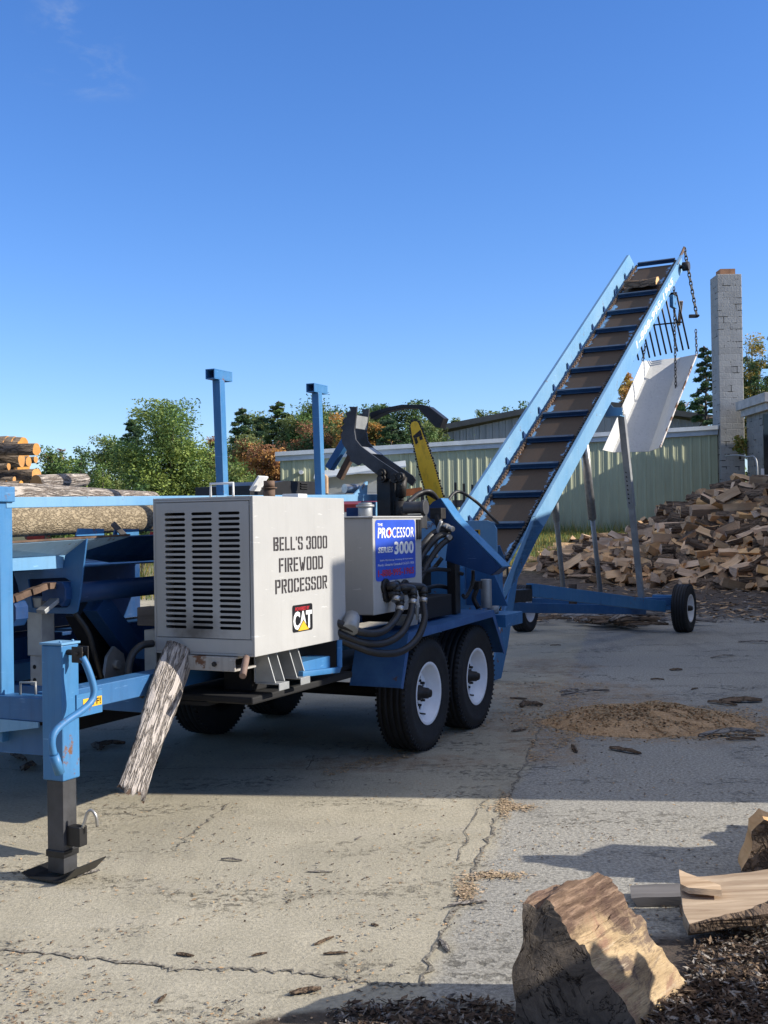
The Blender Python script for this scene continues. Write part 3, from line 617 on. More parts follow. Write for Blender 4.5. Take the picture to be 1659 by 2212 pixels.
# hoses and fittings on the tank side
fit = MB()
ends = [((1.0, -1.24, 1.10), (1.07, -1.19, 1.09)), ((1.0, -1.10, 1.13), (1.08, -1.02, 1.12)), ((1.0, -.98, 1.13), (1.09, -.88, 1.12)), ((1.0, -1.26, 1.15), (1.05, -1.2, 1.15))]
for a, c_ in ends:
    fit.cyl((a[0], a[1], a[2]), (a[0]+.02, a[1], a[2]), .05, 8); fit.tube(smooth_path([(a[0]+.02, a[1], a[2]), (a[0]+.05, a[1]+.01, a[2]+.005), c_, (c_[0]+.015, c_[1]-.03, c_[2]-.06)], 5), .026, 10); fit.cyl((c_[0], c_[1]-.005, c_[2]-.005), (c_[0]+.01, c_[1]-.022, c_[2]-.04), .034, 6)
    f2 = MB(); f2.tube([(c_[0]+.016, c_[1]-.032, c_[2]-.062), (c_[0]+.018, c_[1]-.045, c_[2]-.09)], .028, 8); f2.build('hose_clamp', M['steel'], TK)
fit.build('tank_fittings', M['black'], TK)
HO = [[(1.09, -1.24, 1.0), (1.1, -1.33, .95), (1.1, -1.5, .90), (1.07, -1.66, .905), (1.0, -1.76, .95), (.93, -1.8, .985)],
      [(1.1, -1.07, 1.03), (1.12, -1.16, .95), (1.13, -1.32, .865), (1.1, -1.5, .83), (1.05, -1.66, .85), (.98, -1.76, .9), (.9, -1.82, .95)],
      [(1.11, -.93, 1.03), (1.15, -1.0, .93), (1.16, -1.15, .82), (1.14, -1.35, .765), (1.09, -1.56, .78), (1.02, -1.7, .835), (.92, -1.8, .9)]]
for hp in HO: b = MB(); b.tube(smooth_path(hp, 8), .022, 12); b.build('hydraulic_hose', M['hose'], PR)
b = MB(); b.tube([(.98, -1.66, .99), (1.01, -1.72, .97), (1.02, -1.76, .93)], .05, 10); b.build('hose_coupling', M['galv'], PR)
b = MB(); b.span((1.09, -1.0, .93), (1.1, -.97, 1.02), ); b.build('hose_tag', M['galv'], PR)
# fender with tread plate top
def treadplate():
    k = NT('blue_tread_plate'); co = k.map((1, 1, 1), (0, 0, radians(45)))
    v = k.n.new('ShaderNodeTexChecker'); k.l.new(co, v.inputs[0]); v.inputs['Scale'].default_value = 55
    n = k.noise(4, 6, .65); c = k.mix(k.ramp(n, .35, .7), (.018, .075, .22), (.05, .15, .34)); c = k.mix(k.ramp(k.noise(9, 6, .75), .64, .7), c, RUST)
    k.col(c); k.bump(v.outputs[1], .35, .004); return k.fin(.4)
M['tread'] = treadplate()
FX0, FX1 = .64, 1.005
prof = [(-1.05, .50), (-.925, .83), (.62, .862), (.86, .515)]
b = MB()
for i in range(3):
    (ya, za), (yb, zb) = prof[i], prof[i+1]; d = Vector((0, yb-ya, zb-za)).normalized(); n = Vector((0, -d.z, d.y))*.006
    b.plate([(FX0, ya, za), (FX1, ya, za), (FX1, yb, zb), (FX0, yb, zb)], n if i == 1 else n*.9)
b.plate([(FX1, -.925, .83), (FX1, .62, .862), (FX1, .6, .815), (FX1, -.90, .785)], (-.006, 0, 0)); b.plate([(FX1, -1.05, .5), (FX1, -.925, .83), (FX1, -.9, .785), (FX1, -1.02, .49)], (-.006, 0, 0)); b.plate([(FX1, .62, .862), (FX1, .86, .515), (FX1, .83, .51), (FX1, .6, .815)], (-.006, 0, 0))
b.build('fender', M['tread'], PR, .002)
b = MB()
for i in range(3):
    (ya, za), (yb, zb) = prof[i], prof[i+1]; d = Vector((0, yb-ya, zb-za)).normalized(); n = Vector((0, -d.z, d.y))*.006
    b.plate([(-FX0, ya, za), (-FX1, ya, za), (-FX1, yb, zb), (-FX0, yb, zb)], n)
b.build('fender', M['tread'], PR, .002)
for s_ in (1, -1):
    for yc in (-.475, .42): wheel('wheel', PR, (s_*.83, yc, .385), .385, .24, .2, s_)
b = MB()
for yc in (-.475, .42): b.cyl((-.75, yc, .385), (.75, yc, .385), .045, 12)
b.span((.55, -.5, .45), (.6, .5, .5)); b.span((-.6, -.5, .45), (-.55, .5, .5)); b.span((.56, -.1, .5), (.6, .1, .7)); b.span((-.6, -.1, .5), (-.56, .1, .7)); b.build('axles', M['dark'], PR)
# rear bumper, tie point, housings behind the saw
b = MB(); b.span((.55, 1.09, .69), (.93, 1.5, .79)); b.build('rear_bumper', M['blue'], PR, .004)
b = MB(); b.cyl((.78, 1.2, .791), (.78, 1.2, .86), .05, 12); b.tube(smooth_path([(.73, 1.08, .8), (.72, 1.1, .86), (.78, 1.12, .875)], 5), .012, 8); b.build('bumper_lug', M['galv'], PR)
b = MB(); b.span((.05, .75, .8), (.62, 1.9, 1.18)); b.build('splitter_housing', M['blue'], PR, .012)
b = MB(); b.plate([(.1, 1.1, 1.18), (.86, 1.1, 1.18), (.86, 1.1, 1.48), (.83, 1.1, 1.53), (.78, 1.1, 1.55), (.1, 1.1, 1.55)], (0, .02, 0)); pl = b.build('guard_panel', M['blue_light'], PR, .003)
b = MB(); b.span((.53, 1.098, 1.375), (.72, 1.0985, 1.475)); wd = b.build('warning_decal', M['yellow'], pl)
b = MB(); b.span((.545, 1.0968, 1.425), (.705, 1.0974, 1.47)); bp = b.build('decal_band', M['vinyl_black'], wd)
text('decal_lettering', 'ER', M['yellow'], wd, (.62, 1.0955, 1.43), (1, 0, 0), (0, 0, 1), .08, .034, .02); text('decal_lettering', 'CH', M['vinyl_black'], wd, (.63, 1.0955, 1.382), (1, 0, 0), (0, 0, 1), .07, .03, .02)
b = MB(); b.plate([(.63, 1.0, .87), (.98, 1.0, .87), (.80, 1.0, 1.28), (.63, 1.0, 1.3)], (0, .02, 0)); b.build('side_gusset', M['blue_mid'], PR, .002)
# saw guard, bar and chain
gp = [T.Y(x, y, .2) for x, y in ((915, 1107), (935, 1084), (951, 1076), (982, 1121), (1085, 1224), (1061, 1243), (962, 1211), (968, 1165))]
b = MB(); b.plate(gp, (0, .012, 0)); n0 = gp
for i in (2, 3): b.plate([n0[i], n0[i+1], n0[i+1]+V(0, .17, 0), n0[i]+V(0, .17, 0)], (-.006, 0, -.008), mi=1)  # strips in a lighter blue than the face, painted as if sunlit
b.plate([gp[4], gp[5], gp[5]+V(0, .17, 0), gp[4]+V(0, .17, 0)], (-.006, .0, 0))
b.build('saw_guard', [M['blue_deep'], M['blue']], PR)
b = MB(); b0, b1 = T.Y(945, 1092, .32), T.Y(896, 920, .32); ax = (b1-b0).normalized(); sd = ax.cross(V(0, 1, 0)).normalized(); L = (b1-b0).length
def barout(w0, w1, ext): 
    o = [b0 - sd*w0 - ax*.1, b0 + sd*w0 - ax*.1, b0 + sd*w0*1.02 + ax*L*.5, b0 + sd*w1 + ax*L*.9]
    for k in range(1, 10): a = -pi/2 + pi*k/10; o.append(b1 + sd*(w1*.82*cos(a+pi/2)) * 1 + ax*(w1*.8*sin(a+pi/2)+ext))
    return o + [b0 - sd*w1 + ax*L*.9, b0 - sd*w0*1.02 + ax*L*.5]
b.plate(barout(.06, .044, 0), (0, .01, 0)); SB = b.build('saw_bar', M['bar'], PR)
b = MB(); pth = barout(.065, .049, .006); pth = pth[1:] + [pth[0]]
pth = [Vector(p)+V(0, .005, 0) for p in pth]; Ls = [0]
for i in range(1, len(pth)): Ls.append(Ls[-1]+(pth[i]-pth[i-1]).length)
nl = int(Ls[-1]/.02)
for k in range(nl):
    s_ = Ls[-1]*k/nl; i = max(j for j in range(len(Ls)-1) if Ls[j] <= s_); d = (pth[i+1]-pth[i]).normalized(); p = pth[i] + d*(s_-Ls[i])
    b.bar(p, p+d*.016, .008, .012 if k % 3 else .024, up=(d.cross(V(0, 1, 0))))
b.build('saw_chain', M['iron'], SB)
b = MB(); tp = b0 + ax*L*.86; b.plate([tp - sd*.036, tp + sd*.036, tp + sd*.036 + ax*.02, tp - sd*.036+ax*.045], (0, -.002, 0)); b.plate([tp - sd*.034-ax*.03, tp - sd*.01-ax*.03, tp - sd*.01-ax*.002, tp-sd*.034-ax*.002], (0, -.002, 0)); b.plate([tp + sd*.034-ax*.05, tp + sd*.01-ax*.04, tp + sd*.01-ax*.002, tp+sd*.034-ax*.002], (0, -.002, 0)); b.build('bar_marking', M['iron'], SB)
b = MB(); m0 = T.Y(948, 1112, .15); b.span((m0.x-.05, .1, m0.z-.03), (m0.x+.04, .19, m0.z+.05)); b.cyl((m0.x, .12, m0.z), (m0.x+.02, .12, m0.z-.09), .03, 10); b.build('saw_motor', M['iron'], PR, .004)
b = MB(); b.tube(smooth_path([T.Y(x, y, .05) for x, y in ((953, 1125), (945, 1150), (941, 1180), (943, 1205))], 5), .014, 8); b.build('steel_line', M['galv'], PR)
# bundle of hoses between tank and saw
for i, pts in enumerate([[(975, 1143, .1), (940, 1150, .05), (915, 1175, -.1), (895, 1205, -.3)], [(970, 1152, .1), (945, 1160, .0), (918, 1190, -.1), (900, 1220, -.3)], [(975, 1160, .1), (950, 1180, .0), (925, 1215, -.1), (905, 1255, -.3)],
        [(955, 1205, .15), (935, 1228, .1), (912, 1230, -.2), (895, 1228, -.35)], [(1000, 1240, .3), (970, 1232, .2), (940, 1230, .0), (905, 1238, -.3)], [(985, 1275, .3), (950, 1266, .2), (920, 1270, 0), (900, 1268, -.3)],
        [(1075, 1130, 1.2), (1030, 1085, .6), (990, 1062, .5), (968, 1082, .35), (960, 1118, .25)], [(880, 1086, -.2), (905, 1066, 0), (930, 1062, .1), (950, 1085, .3)], [(872, 1098, -.2), (893, 1078, 0), (920, 1066, .1), (945, 1078, .3)],
        [(960, 1318, .2), (930, 1290, 0), (912, 1275, -.2), (905, 1262, -.3)], [(1022, 1232, .4), (1020, 1262, .4), (1006, 1290, .35), (1000, 1286, .3)]]):
    b = MB(); b.tube(smooth_path([T.Y(*p) for p in pts], 6), (.024, .024, .022, .016, .015, .016, .012, .016, .014, .009, .014)[i], 9); b.build('hydraulic_hose', M['hose'], PR)
b = MB()
for i, p in enumerate([(968, 1140, .08), (962, 1158, .08), (958, 1135, .08)]):
    q = T.Y(*p); b.cyl(q, q+V(.05, -.03, -.01), .02, 8)
b.build('hose_fittings', M['steel'], PR)
b = MB(); b.span((.5, -.6, .87), (.88, .1, 1.02)); b.span((.45, -.5, 1.02), (.7, .15, 1.3)); b.span((.62, -.68, 1.02), (.86, -.5, 1.14)); b.build('dark_valve_infill', M['dark'], PR, .01)  # near-black boxes added to darken the gap behind the hoses
b = MB(); b.span((.84, -.78, .865), (.95, -.66, .93)); b.cyl((.88, -.6, .9), (.95, -.6, .9), .03, 10); b.build('pump_block', M['galv'], PR, .004)
b = MB(); b.span((.8, .2, .865), (.87, .29, 1.3)); b.build('guard_post', M['black'], PR, .004)
b = MB(); cc = V(.87, .82, 0); b.cyl((cc.x, cc.y, .866), (cc.x, cc.y, 1.09), .043, 18); b.build('manual_canister', M['galv'], PR, .004)
b = MB(); b.tube(smooth_path([(.85, .70, .87), (.82, .68, .95), (.84, .69, 1.02), (.81, .7, 1.08)], 5), .02, 8); b.span((.8, .66, 1.02), (.87, .74, 1.08)); b.build('valve_lever', M['iron'], PR)
# log clamp (grapple) on its post
def z3(x, y): return (702.2+x*.16535, 850.3+y*.16535)
claw = [(315, 170), (415, 172), (410, 240), (380, 480), (398, 600), (470, 690), (700, 862), (1000, 1062), (1035, 1115), (990, 1200), (860, 1100), (760, 1125), (720, 1090), (640, 1030), (480, 905), (430, 940), (378, 905), (330, 888), (322, 820), (275, 790), (280, 735), (225, 650), (205, 540), (232, 478), (203, 440), (252, 395), (226, 345), (285, 300), (262, 250), (335, 225)]
b = MB(); b.plate([T.Y(*z3(*p), .05) for p in claw], (0, .016, 0)); b.build('toothed_jaw', M['black_worn'], PR)
cl2 = [T.Y(*z3(*p), .05)+V(0, .2, 0) for p in claw]
b = MB(); b.plate(cl2, (0, .016, 0)); b.build('toothed_jaw', M['black_worn'], PR)
c1 = [T.Y(*z3(*p), .05) for p in ((402, 280), (388, 450), (392, 580), (470, 690), (590, 780), (640, 830))]
b = MB()
for i, j in ((0, 1), (3, 4)): b.plate([c1[i]+V(0, .017, 0), c1[j]+V(0, .017, 0), c1[j]+V(0, .199, 0), c1[i]+V(0, .199, 0)], (-.008, 0, -.004))
b.build('jaw_spacers', M['galv'], PR)
b = MB(); arm = [(580, 250), (800, 180), (1000, 142), (1250, 142), (1350, 165), (1550, 320), (1500, 450), (1440, 440), (1210, 190), (1000, 192), (800, 232), (590, 330)]
b.plate([T.Y(*z3(*p), .33) for p in arm], (0, .1, 0)); b.build('clamp_arm', M['black'], PR, .003)
pb = T.Y(825, 1110, .08); pt = T.Y(828, 1030, .08)
b = MB(); b.span((pb.x-.03, .06, 1.3), (pb.x+.08, .2, pt.z-.01)); b.span((pb.x+.1, .1, 1.3), (pb.x+.13, .16, pt.z-.1)); b.build('clamp_post', M['black'], PR, .003)
b = MB(); r0, r1 = T.Y(866, 1100, .12), T.Y(868, 1030, .12); b.cyl(r0+V(0, 0, -.1), r0+V(0, 0, .06), .05, 14); b.cyl(r0+V(0, 0, .06), r0+V(0, 0, .09), .024, 12); b.cyl(r0+V(0, 0, .09), r1, .04, 12); b.build('clamp_cylinder', M['iron'], PR)
b = MB(); 
for p in ((760, 1040), (760, 1105), (930, 1110), (1000, 1090)): q = T.Y(*z3(*p), .05); b.cyl(q+V(0, -.04, 0), q, .034, 8); b.cyl(q+V(0, -.052, 0), q+V(0, -.04, 0), .018, 6)
b.build('clamp_pins', M['iron'], PR)
# blue stop and rail on the saw side
b = MB(); b.bar((.2, -3.6, 1.657), (.2, .37, 1.738), .06, .05); b.build('deck_rail', M['blue_light'], PR, .003)
b = MB(); q = [T.X(x, y, .22) for x, y in ((765, 1068), (792, 1040), (793, 1066))]; b.plate([q[0], (.22, q[2].y, q[0].z), q[1]+V(0, .02, 0), q[1]], (-.012, 0, 0)); b.build('rail_gusset', M['blue_light'], PR)
b = MB(); q = [T.X(x, y, .22) for x, y in ((787, 1083), (825, 1085), (825, 1116), (787, 1116))]; b.plate(q, (-.03, 0, 0)); b.build('stop_plate', M['blue_light'], PR, .003)
b = MB(); b.span((.05, .05, .8), (.19, .5, 1.66)); b.span((.0, -1.5, .8), (.18, .04, 1.28)); b.build('deck_frame', M['blue_deep'], PR, .006)
for yc, lean in ((-1.81, .01), (-.61, .01)):
    b = MB(); zt = 2.41 if yc < -1 else 2.45
    b.bar((.2, yc, 1.71), (.2-.005, yc-.02, zt), .055, .055, up=(0, 1, 0)); b.build('deck_stake', M['blue'], PR, .005)
    b = MB(); x0, x1 = .2-.13, .2+.06; z0 = zt+.001
    xs2 = (.2-.045, .2+.05)
    ya, yb, xa, xb = yc-.09, yc+.1, .15, .215; b.span((xa, ya, z0), (xb, yb, z0+.006)); b.span((xa, ya, z0+.054), (xb, yb, z0+.06)); b.span((xa, ya, z0+.006), (xa+.006, yb, z0+.054)); b.span((xb-.006, ya, z0+.006), (xb, yb, z0+.054)); b.build('stake_cap', M['blue'], PR, .001)
# infeed trough
TA, TB_ = T.X(-60, 1178, .06), T.X(278, 1157, .06); TC_, TD_ = T.X(-60, 1206, -.08), T.X(150, 1198, -.08); TE, TF = T.X(-60, 1238, -.08), T.X(138, 1227, -.08)
b = MB(); b.plate([TA, TB_, TD_, TC_], (.004, 0, -.006)); b.build('trough_side', M['sheet_blue'], PR)
b = MB(); b.plate([TC_, V(TF.x, TF.y, TD_.z), TF, TE], (.012, 0, 0)); b.build('trough_lip', M['blue_light'], PR, .003)
TG_, TH = T.X(700, 1130, .06), T.X(700, 1180, -.2); TI = T.X(235, 1213, -.2)
b = MB(); b.plate([TB_, V(.06, -.3, 1.52), V(-.2, -.3, 1.33), V(-.2, TI.y, TI.z), TD_], (.004, 0, -.006)); b.build('trough_side', M['blue_deep'], PR)
b = MB(); b.plate([(-.6, -3.7, 1.33), (-.6, -.3, 1.33), (-.2, -.3, 1.32), (-.2, -3.7, 1.32)], (0, 0, .008)); b.plate([(-.75, -3.7, 1.46), (-.75, -.3, 1.46), (-.6, -.3, 1.33), (-.6, -3.7, 1.33)], (0, 0, .008)); b.build('trough_floor', M['blue_mid'], PR)
b = MB(); b.bar(TA+V(0, 0, .004), TB_+V(0, 0, .004), .022, .01); b.build('trough_edge', M['rust'], PR)
for xa, xb in ((165, 225), (245, 300)):
    p0, p1 = T.X(xa, 1158, -.05), T.X(xb, 1156, -.05); b = MB(); b.plate([p0, p1, p1+V(0, 0, .035), p0+V(0, .02, .04)], (-.01, 0, 0)); b.build('trough_rib', M['blue'], PR)
p0, p1 = T.X(272, 1160, -.0), T.X(243, 1130, -.05); b = MB(); b.bar(p0, p1, .03, .03); b.build('trough_paddle', M['old_wood'], PR, .003)
# black cover and work lamp on the deck behind the blue rail
q0, q1 = T.X(540, 1068, -.6), T.X(708, 1041, -.6); b = MB(); b.plate([(-.6, q0.y, q0.z-.1), (-.6, q1.y, q0.z-.1), (-.6, q1.y, q1.z), (-.6, q0.y+.5, q1.z-.01), (-.6, q0.y+.2, q1.z-.05), (-.6, q0.y, q1.z-.06)], (-.5, 0, 0))
for k in range(3): b.span((-.6, q0.y+.75, q1.z-.03-.02*k), (-.588, q1.y-.35, q1.z-.02-.02*k), 1)
b.build('power_unit_cover', [M['black'], M['dark']], PR, .012)
q0 = T.X(752, 1056, .1); b = MB(); b.cyl(q0+V(0, -.06, 0), q0+V(.05, .06, 0), .035, 14); b.build('work_lamp', M['steel'], PR)
ep = [T.Y(x, y, -2.9) for x, y in ((187, 1163), (182, 1205), (172, 1290), (166, 1322), (158, 1326), (90, 1325), (58, 1322), (48, 1312), (38, 1265), (28, 1236), (135, 1226), (140, 1200))]
hl = [T.Y(x, y, -2.9) for x, y in ((60, 1251), (140, 1248), (152, 1256), (152, 1304), (146, 1312), (70, 1313))]
b = MB(); b.plate(ep, (0, .012, 0), [hl]); b.build('end_plate', M['blue_mid'], PR, .002)
b = MB(); lk = [T.Y(x, y, v) for x, y, v in ((-10, 1305, -3.3), (28, 1294, -3.2), (65, 1279, -3.1), (100, 1266, -3.0), (140, 1262, -2.85))]
for i in range(len(lk)-1):
    for k in range(2): a = lk[i].lerp(lk[i+1], k/2); c_ = lk[i].lerp(lk[i+1], (k+.92)/2); b.bar(a, c_, .035 if k else .05, .032)
b.build('feed_chain', M['rust'], PR, .002)
for p, mt in (((112, 1278, -2.95), 'iron'), ((5, 1320, -3.2), 'iron')):
    q = T.Y(*p); b = MB(); b.plate([q+V(-.07, 0, .05), q+V(.07, 0, .05), q+V(.09, 0, .02), q+V(.09, 0, -.04), q+V(.06, 0, -.08), q+V(.03, 0, -.05), q+V(-.07, 0, -.05)], (0, .09, 0)); b.build('chain_dog', M['blue_deep'], PR, .006)
b = MB(); q0, q1 = T.Y(88, 1322, -3.05), T.Y(133, 1285, -2.9); b.bar(q0, q1, .06, .022); b.build('feed_paddle', M['galv'], PR, .002)
b = MB(); q = T.X(88, 1322, -.28); b.span((q.x-.05, q.y-.05, .86), (q.x+.05, q.y+.05, 1.17)); lg = b.build('infeed_leg', M['galv'], PR, .004)
b = MB(); b.span((q.x-.04, q.y-.04, .60), (q.x+.04, q.y+.04, .859))
for k in range(3): b.cyl((q.x-.01, q.y-.0405, .66+.07*k), (q.x-.01, q.y-.043, .66+.07*k), .012, 8, 1)
b.build('inner_leg', [M['galv'], M['dark']], lg, .002); b = MB(); b.span((-.62, q.y-.05, .6), (.5, q.y+.05, .7)); b.build('cross_member', M['blue_mid'], PR, .003)
for (xa, ya, xb, yb, w, mt, xx) in ((172, 1312, 268, 1500, .16, 'black', -.28), (205, 1300, 330, 1470, .13, 'blue_deep', -.14)):
    b = MB(); b.bar(T.X(xa, ya, xx), T.X(xb, yb, xx), .1, w, up=(0, -1, 1)); b.build('deck_strut', M[mt], PR, .004)  # second strut's deep blue stands in for shade under the deck
b = MB(); b.cyl((-.1, -2.9, 1.19), (-.1, -.6, 1.2), .055, 14); b.cyl((-.1, -2.0, 1.19), (-.1, -1.9, 1.19), .07, 14); ccyl = b.build('feed_cylinder', M['blue_deep'], PR)
b = MB(); b.span((-.06, -1.95, 1.2), (-.04, -1.78, 1.23)); b.build('cylinder_label', M['white'], ccyl)
b = MB(); b.span((.06, -2.05, .8), (.12, -1.97, 1.35)); b.span((.0, -2.4, .8), (.25, -1.5, .86)); b.build('deck_upright', M['blue_mid'], PR, .004)
b = MB(); q = T.X(320, 1330, .15); b.span((.12, q.y-.06, q.z-.05), (.25, q.y+.05, q.z+.05)); b.build('wood_block', M['old_wood'], PR, .006)
for pts, r_ in (([(160, 1322, -2.8), (190, 1365, -2.75), (205, 1415, -2.7), (220, 1465, -2.6)], .014), ([(330, 1390, -2.68), (305, 1395, -2.75), (285, 1415, -2.8), (277, 1450, -2.85), (282, 1490, -2.9), (330, 1545, -2.7)], .02), ([(180, 1510, -3.3), (250, 1482, -3.1), (290, 1490, -2.95), (330, 1520, -2.8)], .017)):
    b = MB(); b.tube(smooth_path([T.Y(*p) for p in pts], 7), r_, 9); b.build('hydraulic_hose', M['hose'], PR)
b = MB(); q = T.X(248, 1435, -.1); b.plate([q+V(0, -.1, -.12), q+V(0, .12, -.12), q+V(0, .08, .05), q+V(0, 0, .1), q+V(0, -.06, .05)], (-.02, 0, 0)); b.cyl(q+V(-.02, 0, 0), q+V(.03, 0, 0), .025, 10); b.build('strut_bracket', M['galv'], PR)
b = MB(); b.span((.25, -2.64, .72), (.33, -2.56, .99)); b.build('mount_column', M['galv'], PR, .003)
# ------------------------------------------------------------------ conveyor
CO = empty('firewood_conveyor', CV.o, -CV.ang)
tag(CO, 'long light blue inclined chain conveyor on two small wheels rising behind the trailer', 'conveyor')
EL = radians(32.4); be = V(0, cos(EL), sin(EL)); bn = V(0, -sin(EL), cos(EL)); bo = V(0, .997, 2.153)
def B(x, s, h=0.): return V(x, 0, 0) + bo + be*s + bn*h
FS = .6255; S0, S1 = -2.0, 6.25
b = MB(); b.plate([B(-.34, S0), B(.34, S0), B(.34, S1-.1), B(-.34, S1-.1)], bn*-.006); b.build('belt_pan', M['pan'], CO)
b = MB(); b.plate([B(-.36, -1.45, .24), B(-.36, S1-.12, .25), B(-.36, S1+.02, .05), B(-.36, S1+.02, -.14), B(-.36, S0, -.16), B(-.36, S0, .0)], (-.008, 0, 0)); b.plate([B(-.40, -1.4, .235), B(-.36, -1.4, .24), B(-.36, S1-.14, .25), B(-.40, S1-.14, .245)], bn*.006)
b.build('side_rail', M['blue_light'], CO)
b = MB(); b.plate([B(.372, -1.2, .095), B(.372, S1+.05, .10), B(.372, S1+.05, -.15), B(.372, S0-.5, -.17), B(.372, -2.2, -.06)], (.008, 0, 0)); b.plate([B(.38, -1.2, .09), B(.41, -1.2, .087), B(.41, S1, .092), B(.38, S1, .095)], bn*.006); RR = b.build('side_rail', M['blue_light'], CO)
p0 = B(.3815, 3.3, -.1)
text('rail_lettering', '1-888-995-1965', M['white'], RR, p0, be, bn, 2.3, .11, .02)
b = MB(); b.plate([B(.36, -1.15, .05), B(.36, -1.95, -.1), B(.36, -3.05, -.6), B(.36, -2.8, -.75), B(.36, -2.5, -.6), B(.36, -1.9, -.2), B(.36, -1.0, -.16)], (.02, 0, 0)); b.plate([B(-.36, -1.15, .05), B(-.36, -1.95, -.1), B(-.36, -3.0, -.6), B(-.36, -2.5, -.6), B(-.36, -1.0, -.16)], (-.02, 0, 0)); b.build('foot_plates', M['blue'], CO)
b = MB(); b.plate([B(-.36, -2.0), B(.36, -2.0), B(.36, -2.05, .3), B(-.36, -2.05, .3)], be*-.01); b.build('foot_end', M['blue_mid'], CO)
for i in range(-3, 10):
    s_ = i*FS if i < 9 else S1
    b = MB(); b.bar(B(-.29, s_, .035), B(.29, s_, .035), .045, .05, up=bn)
    b.bar(B(-.29, s_-.03, .014), B(.29, s_-.03, .014), .03, .012, up=bn); b.build('flight', M['flight'], CO, .002)
for sx in (-1, 1):
    b = MB(); n_ = int((S1-S0)/.055)
    for k in range(n_):
        s_ = S0 + k*.055
        b.bar(B(sx*.305, s_, .02), B(sx*.305, s_+.042, .02), .014 if k % 2 else .034, .034, up=bn)
        if k % 2: b.cyl(B(sx*.305-.02, s_+.02, .02), B(sx*.305+.02, s_+.02, .02), .012, 6)
    b.build('drag_chain', M['iron' if sx > 0 else 'rust'], CO)  # left chain lighter, right darker: sun and rail shade put into the colour
b = MB(); 
for i in range(-2, 10): b.plate([B(-.352, i*FS+.06, .12), B(-.352, i*FS+.02, .04), B(-.352, i*FS+.11, .04)], (.012, 0, 0))
b.build('rail_clips', M['blue_deep'], CO)
b = MB(); b.cyl(B(-.5, S1-.12, -.05), B(.5, S1-.12, -.05), .03, 12); b.cyl(B(-.52, S1-.12, -.05), B(-.42, S1-.12, -.05), .07, 10); b.cyl(B(.42, S1-.12, -.05), B(.52, S1-.12, -.05), .07, 10); b.build('head_shaft', M['iron'], CO)
b = MB(); b.bar(B(.38, S1-.25, .06), B(.38, S1+.3, .1), .02, .05, up=bn); b.build('chain_arm', M['rust'], CO, .002)
hk = B(.38, S1+.3, .1)
b = MB(); b.span((.375, B(0, 5.5)[1]-.08, B(0, 5.5)[2]-.42), (.43, B(0, 5.5)[1]+.12, B(0, 5.5)[2]-.24)); b.build('rail_bracket', M['blue'], CO, .003)
# grate of tines under the head
GR = empty('chip_grate', B(0, 5.55, -.25), 0, CO)
b = MB(); b.bar((-.5, 0, 0), (.42, 0, 0), .05, .05); b.bar((-.45, .3, -.38), (.42, .3, -.38), .02, .02); b.build('grate_bar', M['black'], GR)
for k in range(11):
    xx = -.46 + k*.088; b = MB(); b.cyl((xx, .0, -.02), (xx, .66, -.86+.012*k), .014, 8); b.build('tine', M['black'], GR)
# under-frame, wheels and props
wr, wl2 = CV.loc(gnd(1478, 1365)), CV.loc(gnd(1133, 1364))
for w_, sd_ in ((wr, 1), (wl2, 1)):
    wheel('wheel', CO, (w_.x, w_.y, .325), .325, .21, .18, sd_, 0, lugs=False)
zb = .56
A0, A1 = CV.loc(at(1143, 1274, 12.9)), CV.loc(at(1432, 1310, 15.35))
b = MB(); b.bar(A0, A1, .09, .15); 
b.build('near_arm', M['blue'], CO, .004)
b = MB(); b.bar(A0-(A1-A0).normalized()*.02+V(0, 0, 0), A0, .06, .11); b.build('arm_mouth', M['dark'], CO)
b = MB(); C0, C1 = CV.loc(at(1090, 1312, 13.2)), CV.loc(at(1390, 1318, 16.0)); b.bar(C0, C1, .09, .12); b.bar((wl2.x+.12, wl2.y, .42), (wr.x-.13, wr.y, .42), .1, .1); b.build('axle_beam', M['blue_mid'], CO, .004)
b = MB(); b.cyl((wl2.x-.05, wl2.y, .325), (wl2.x+.2, wl2.y, .325), .035, 10); b.build('stub_axle', M['blue'], CO); b = MB(); b.cyl((wr.x-.3, wr.y, .325), (wr.x+.02, wr.y, .325), .035, 10); b.span((wr.x-.42, wr.y-.05, .3), (wr.x-.14, wr.y+.05, .5)); b.build('stub_axle', M['blue'], CO, .004)
b = MB(); D0, D1 = CV.loc(at(1085, 1290, 12.2)), CV.loc(at(1140, 1285, 12.9)); b.bar(D0, D1, .12, .14); b.build('pivot_block', M['iron'], CO, .01)
q = CV.loc(at(1238, 1283, 13.7)); b = MB(); b.span((q.x-.05, q.y-.02, q.z-.12), (q.x+.05, q.y+.0, q.z+.12)); b.build('rust_plate', M['rust'], CO, .002)
def prop(name, x0, y0, Y0, x1, y1, Y1, xm, ym, r0, r1, m0, m1, holes=False):
    a, c_ = CV.loc(at(x0, y0, Y0)), CV.loc(at(x1, y1, Y1)); t = (ym-y0)/(y1-y0); m = a.lerp(c_, t)
    b = MB(); b.bar(a, m, r0*2, r0*2, up=(0, 1, 0)) if holes else b.cyl(a, m, r0, 14)
    u = b.build(name, M[m0], CO, .003 if holes else 0)
    b = MB(); b.bar(m, c_, r1*2, r1*2, up=(0, 1, 0)) if holes else b.cyl(m, c_, r1, 12)
    b.build('prop_leg', M[m1], u)
    if holes:
        b = MB()
        for k in range(8):
            p = a.lerp(m, .62 + k*.048); d = V(-.05, -.09, 0).normalized(); b.cyl(p+d*(r0*.8), p+V(-r0*.2, -r0-.004, 0), .012, 8)
        b.build('pin_holes', M['dark'], u)
prop('prop_tube', 1343, 897, 14.3, 1386, 1294, 15.0, 1366, 1090, .042, .034, 'galv', 'galv', True)
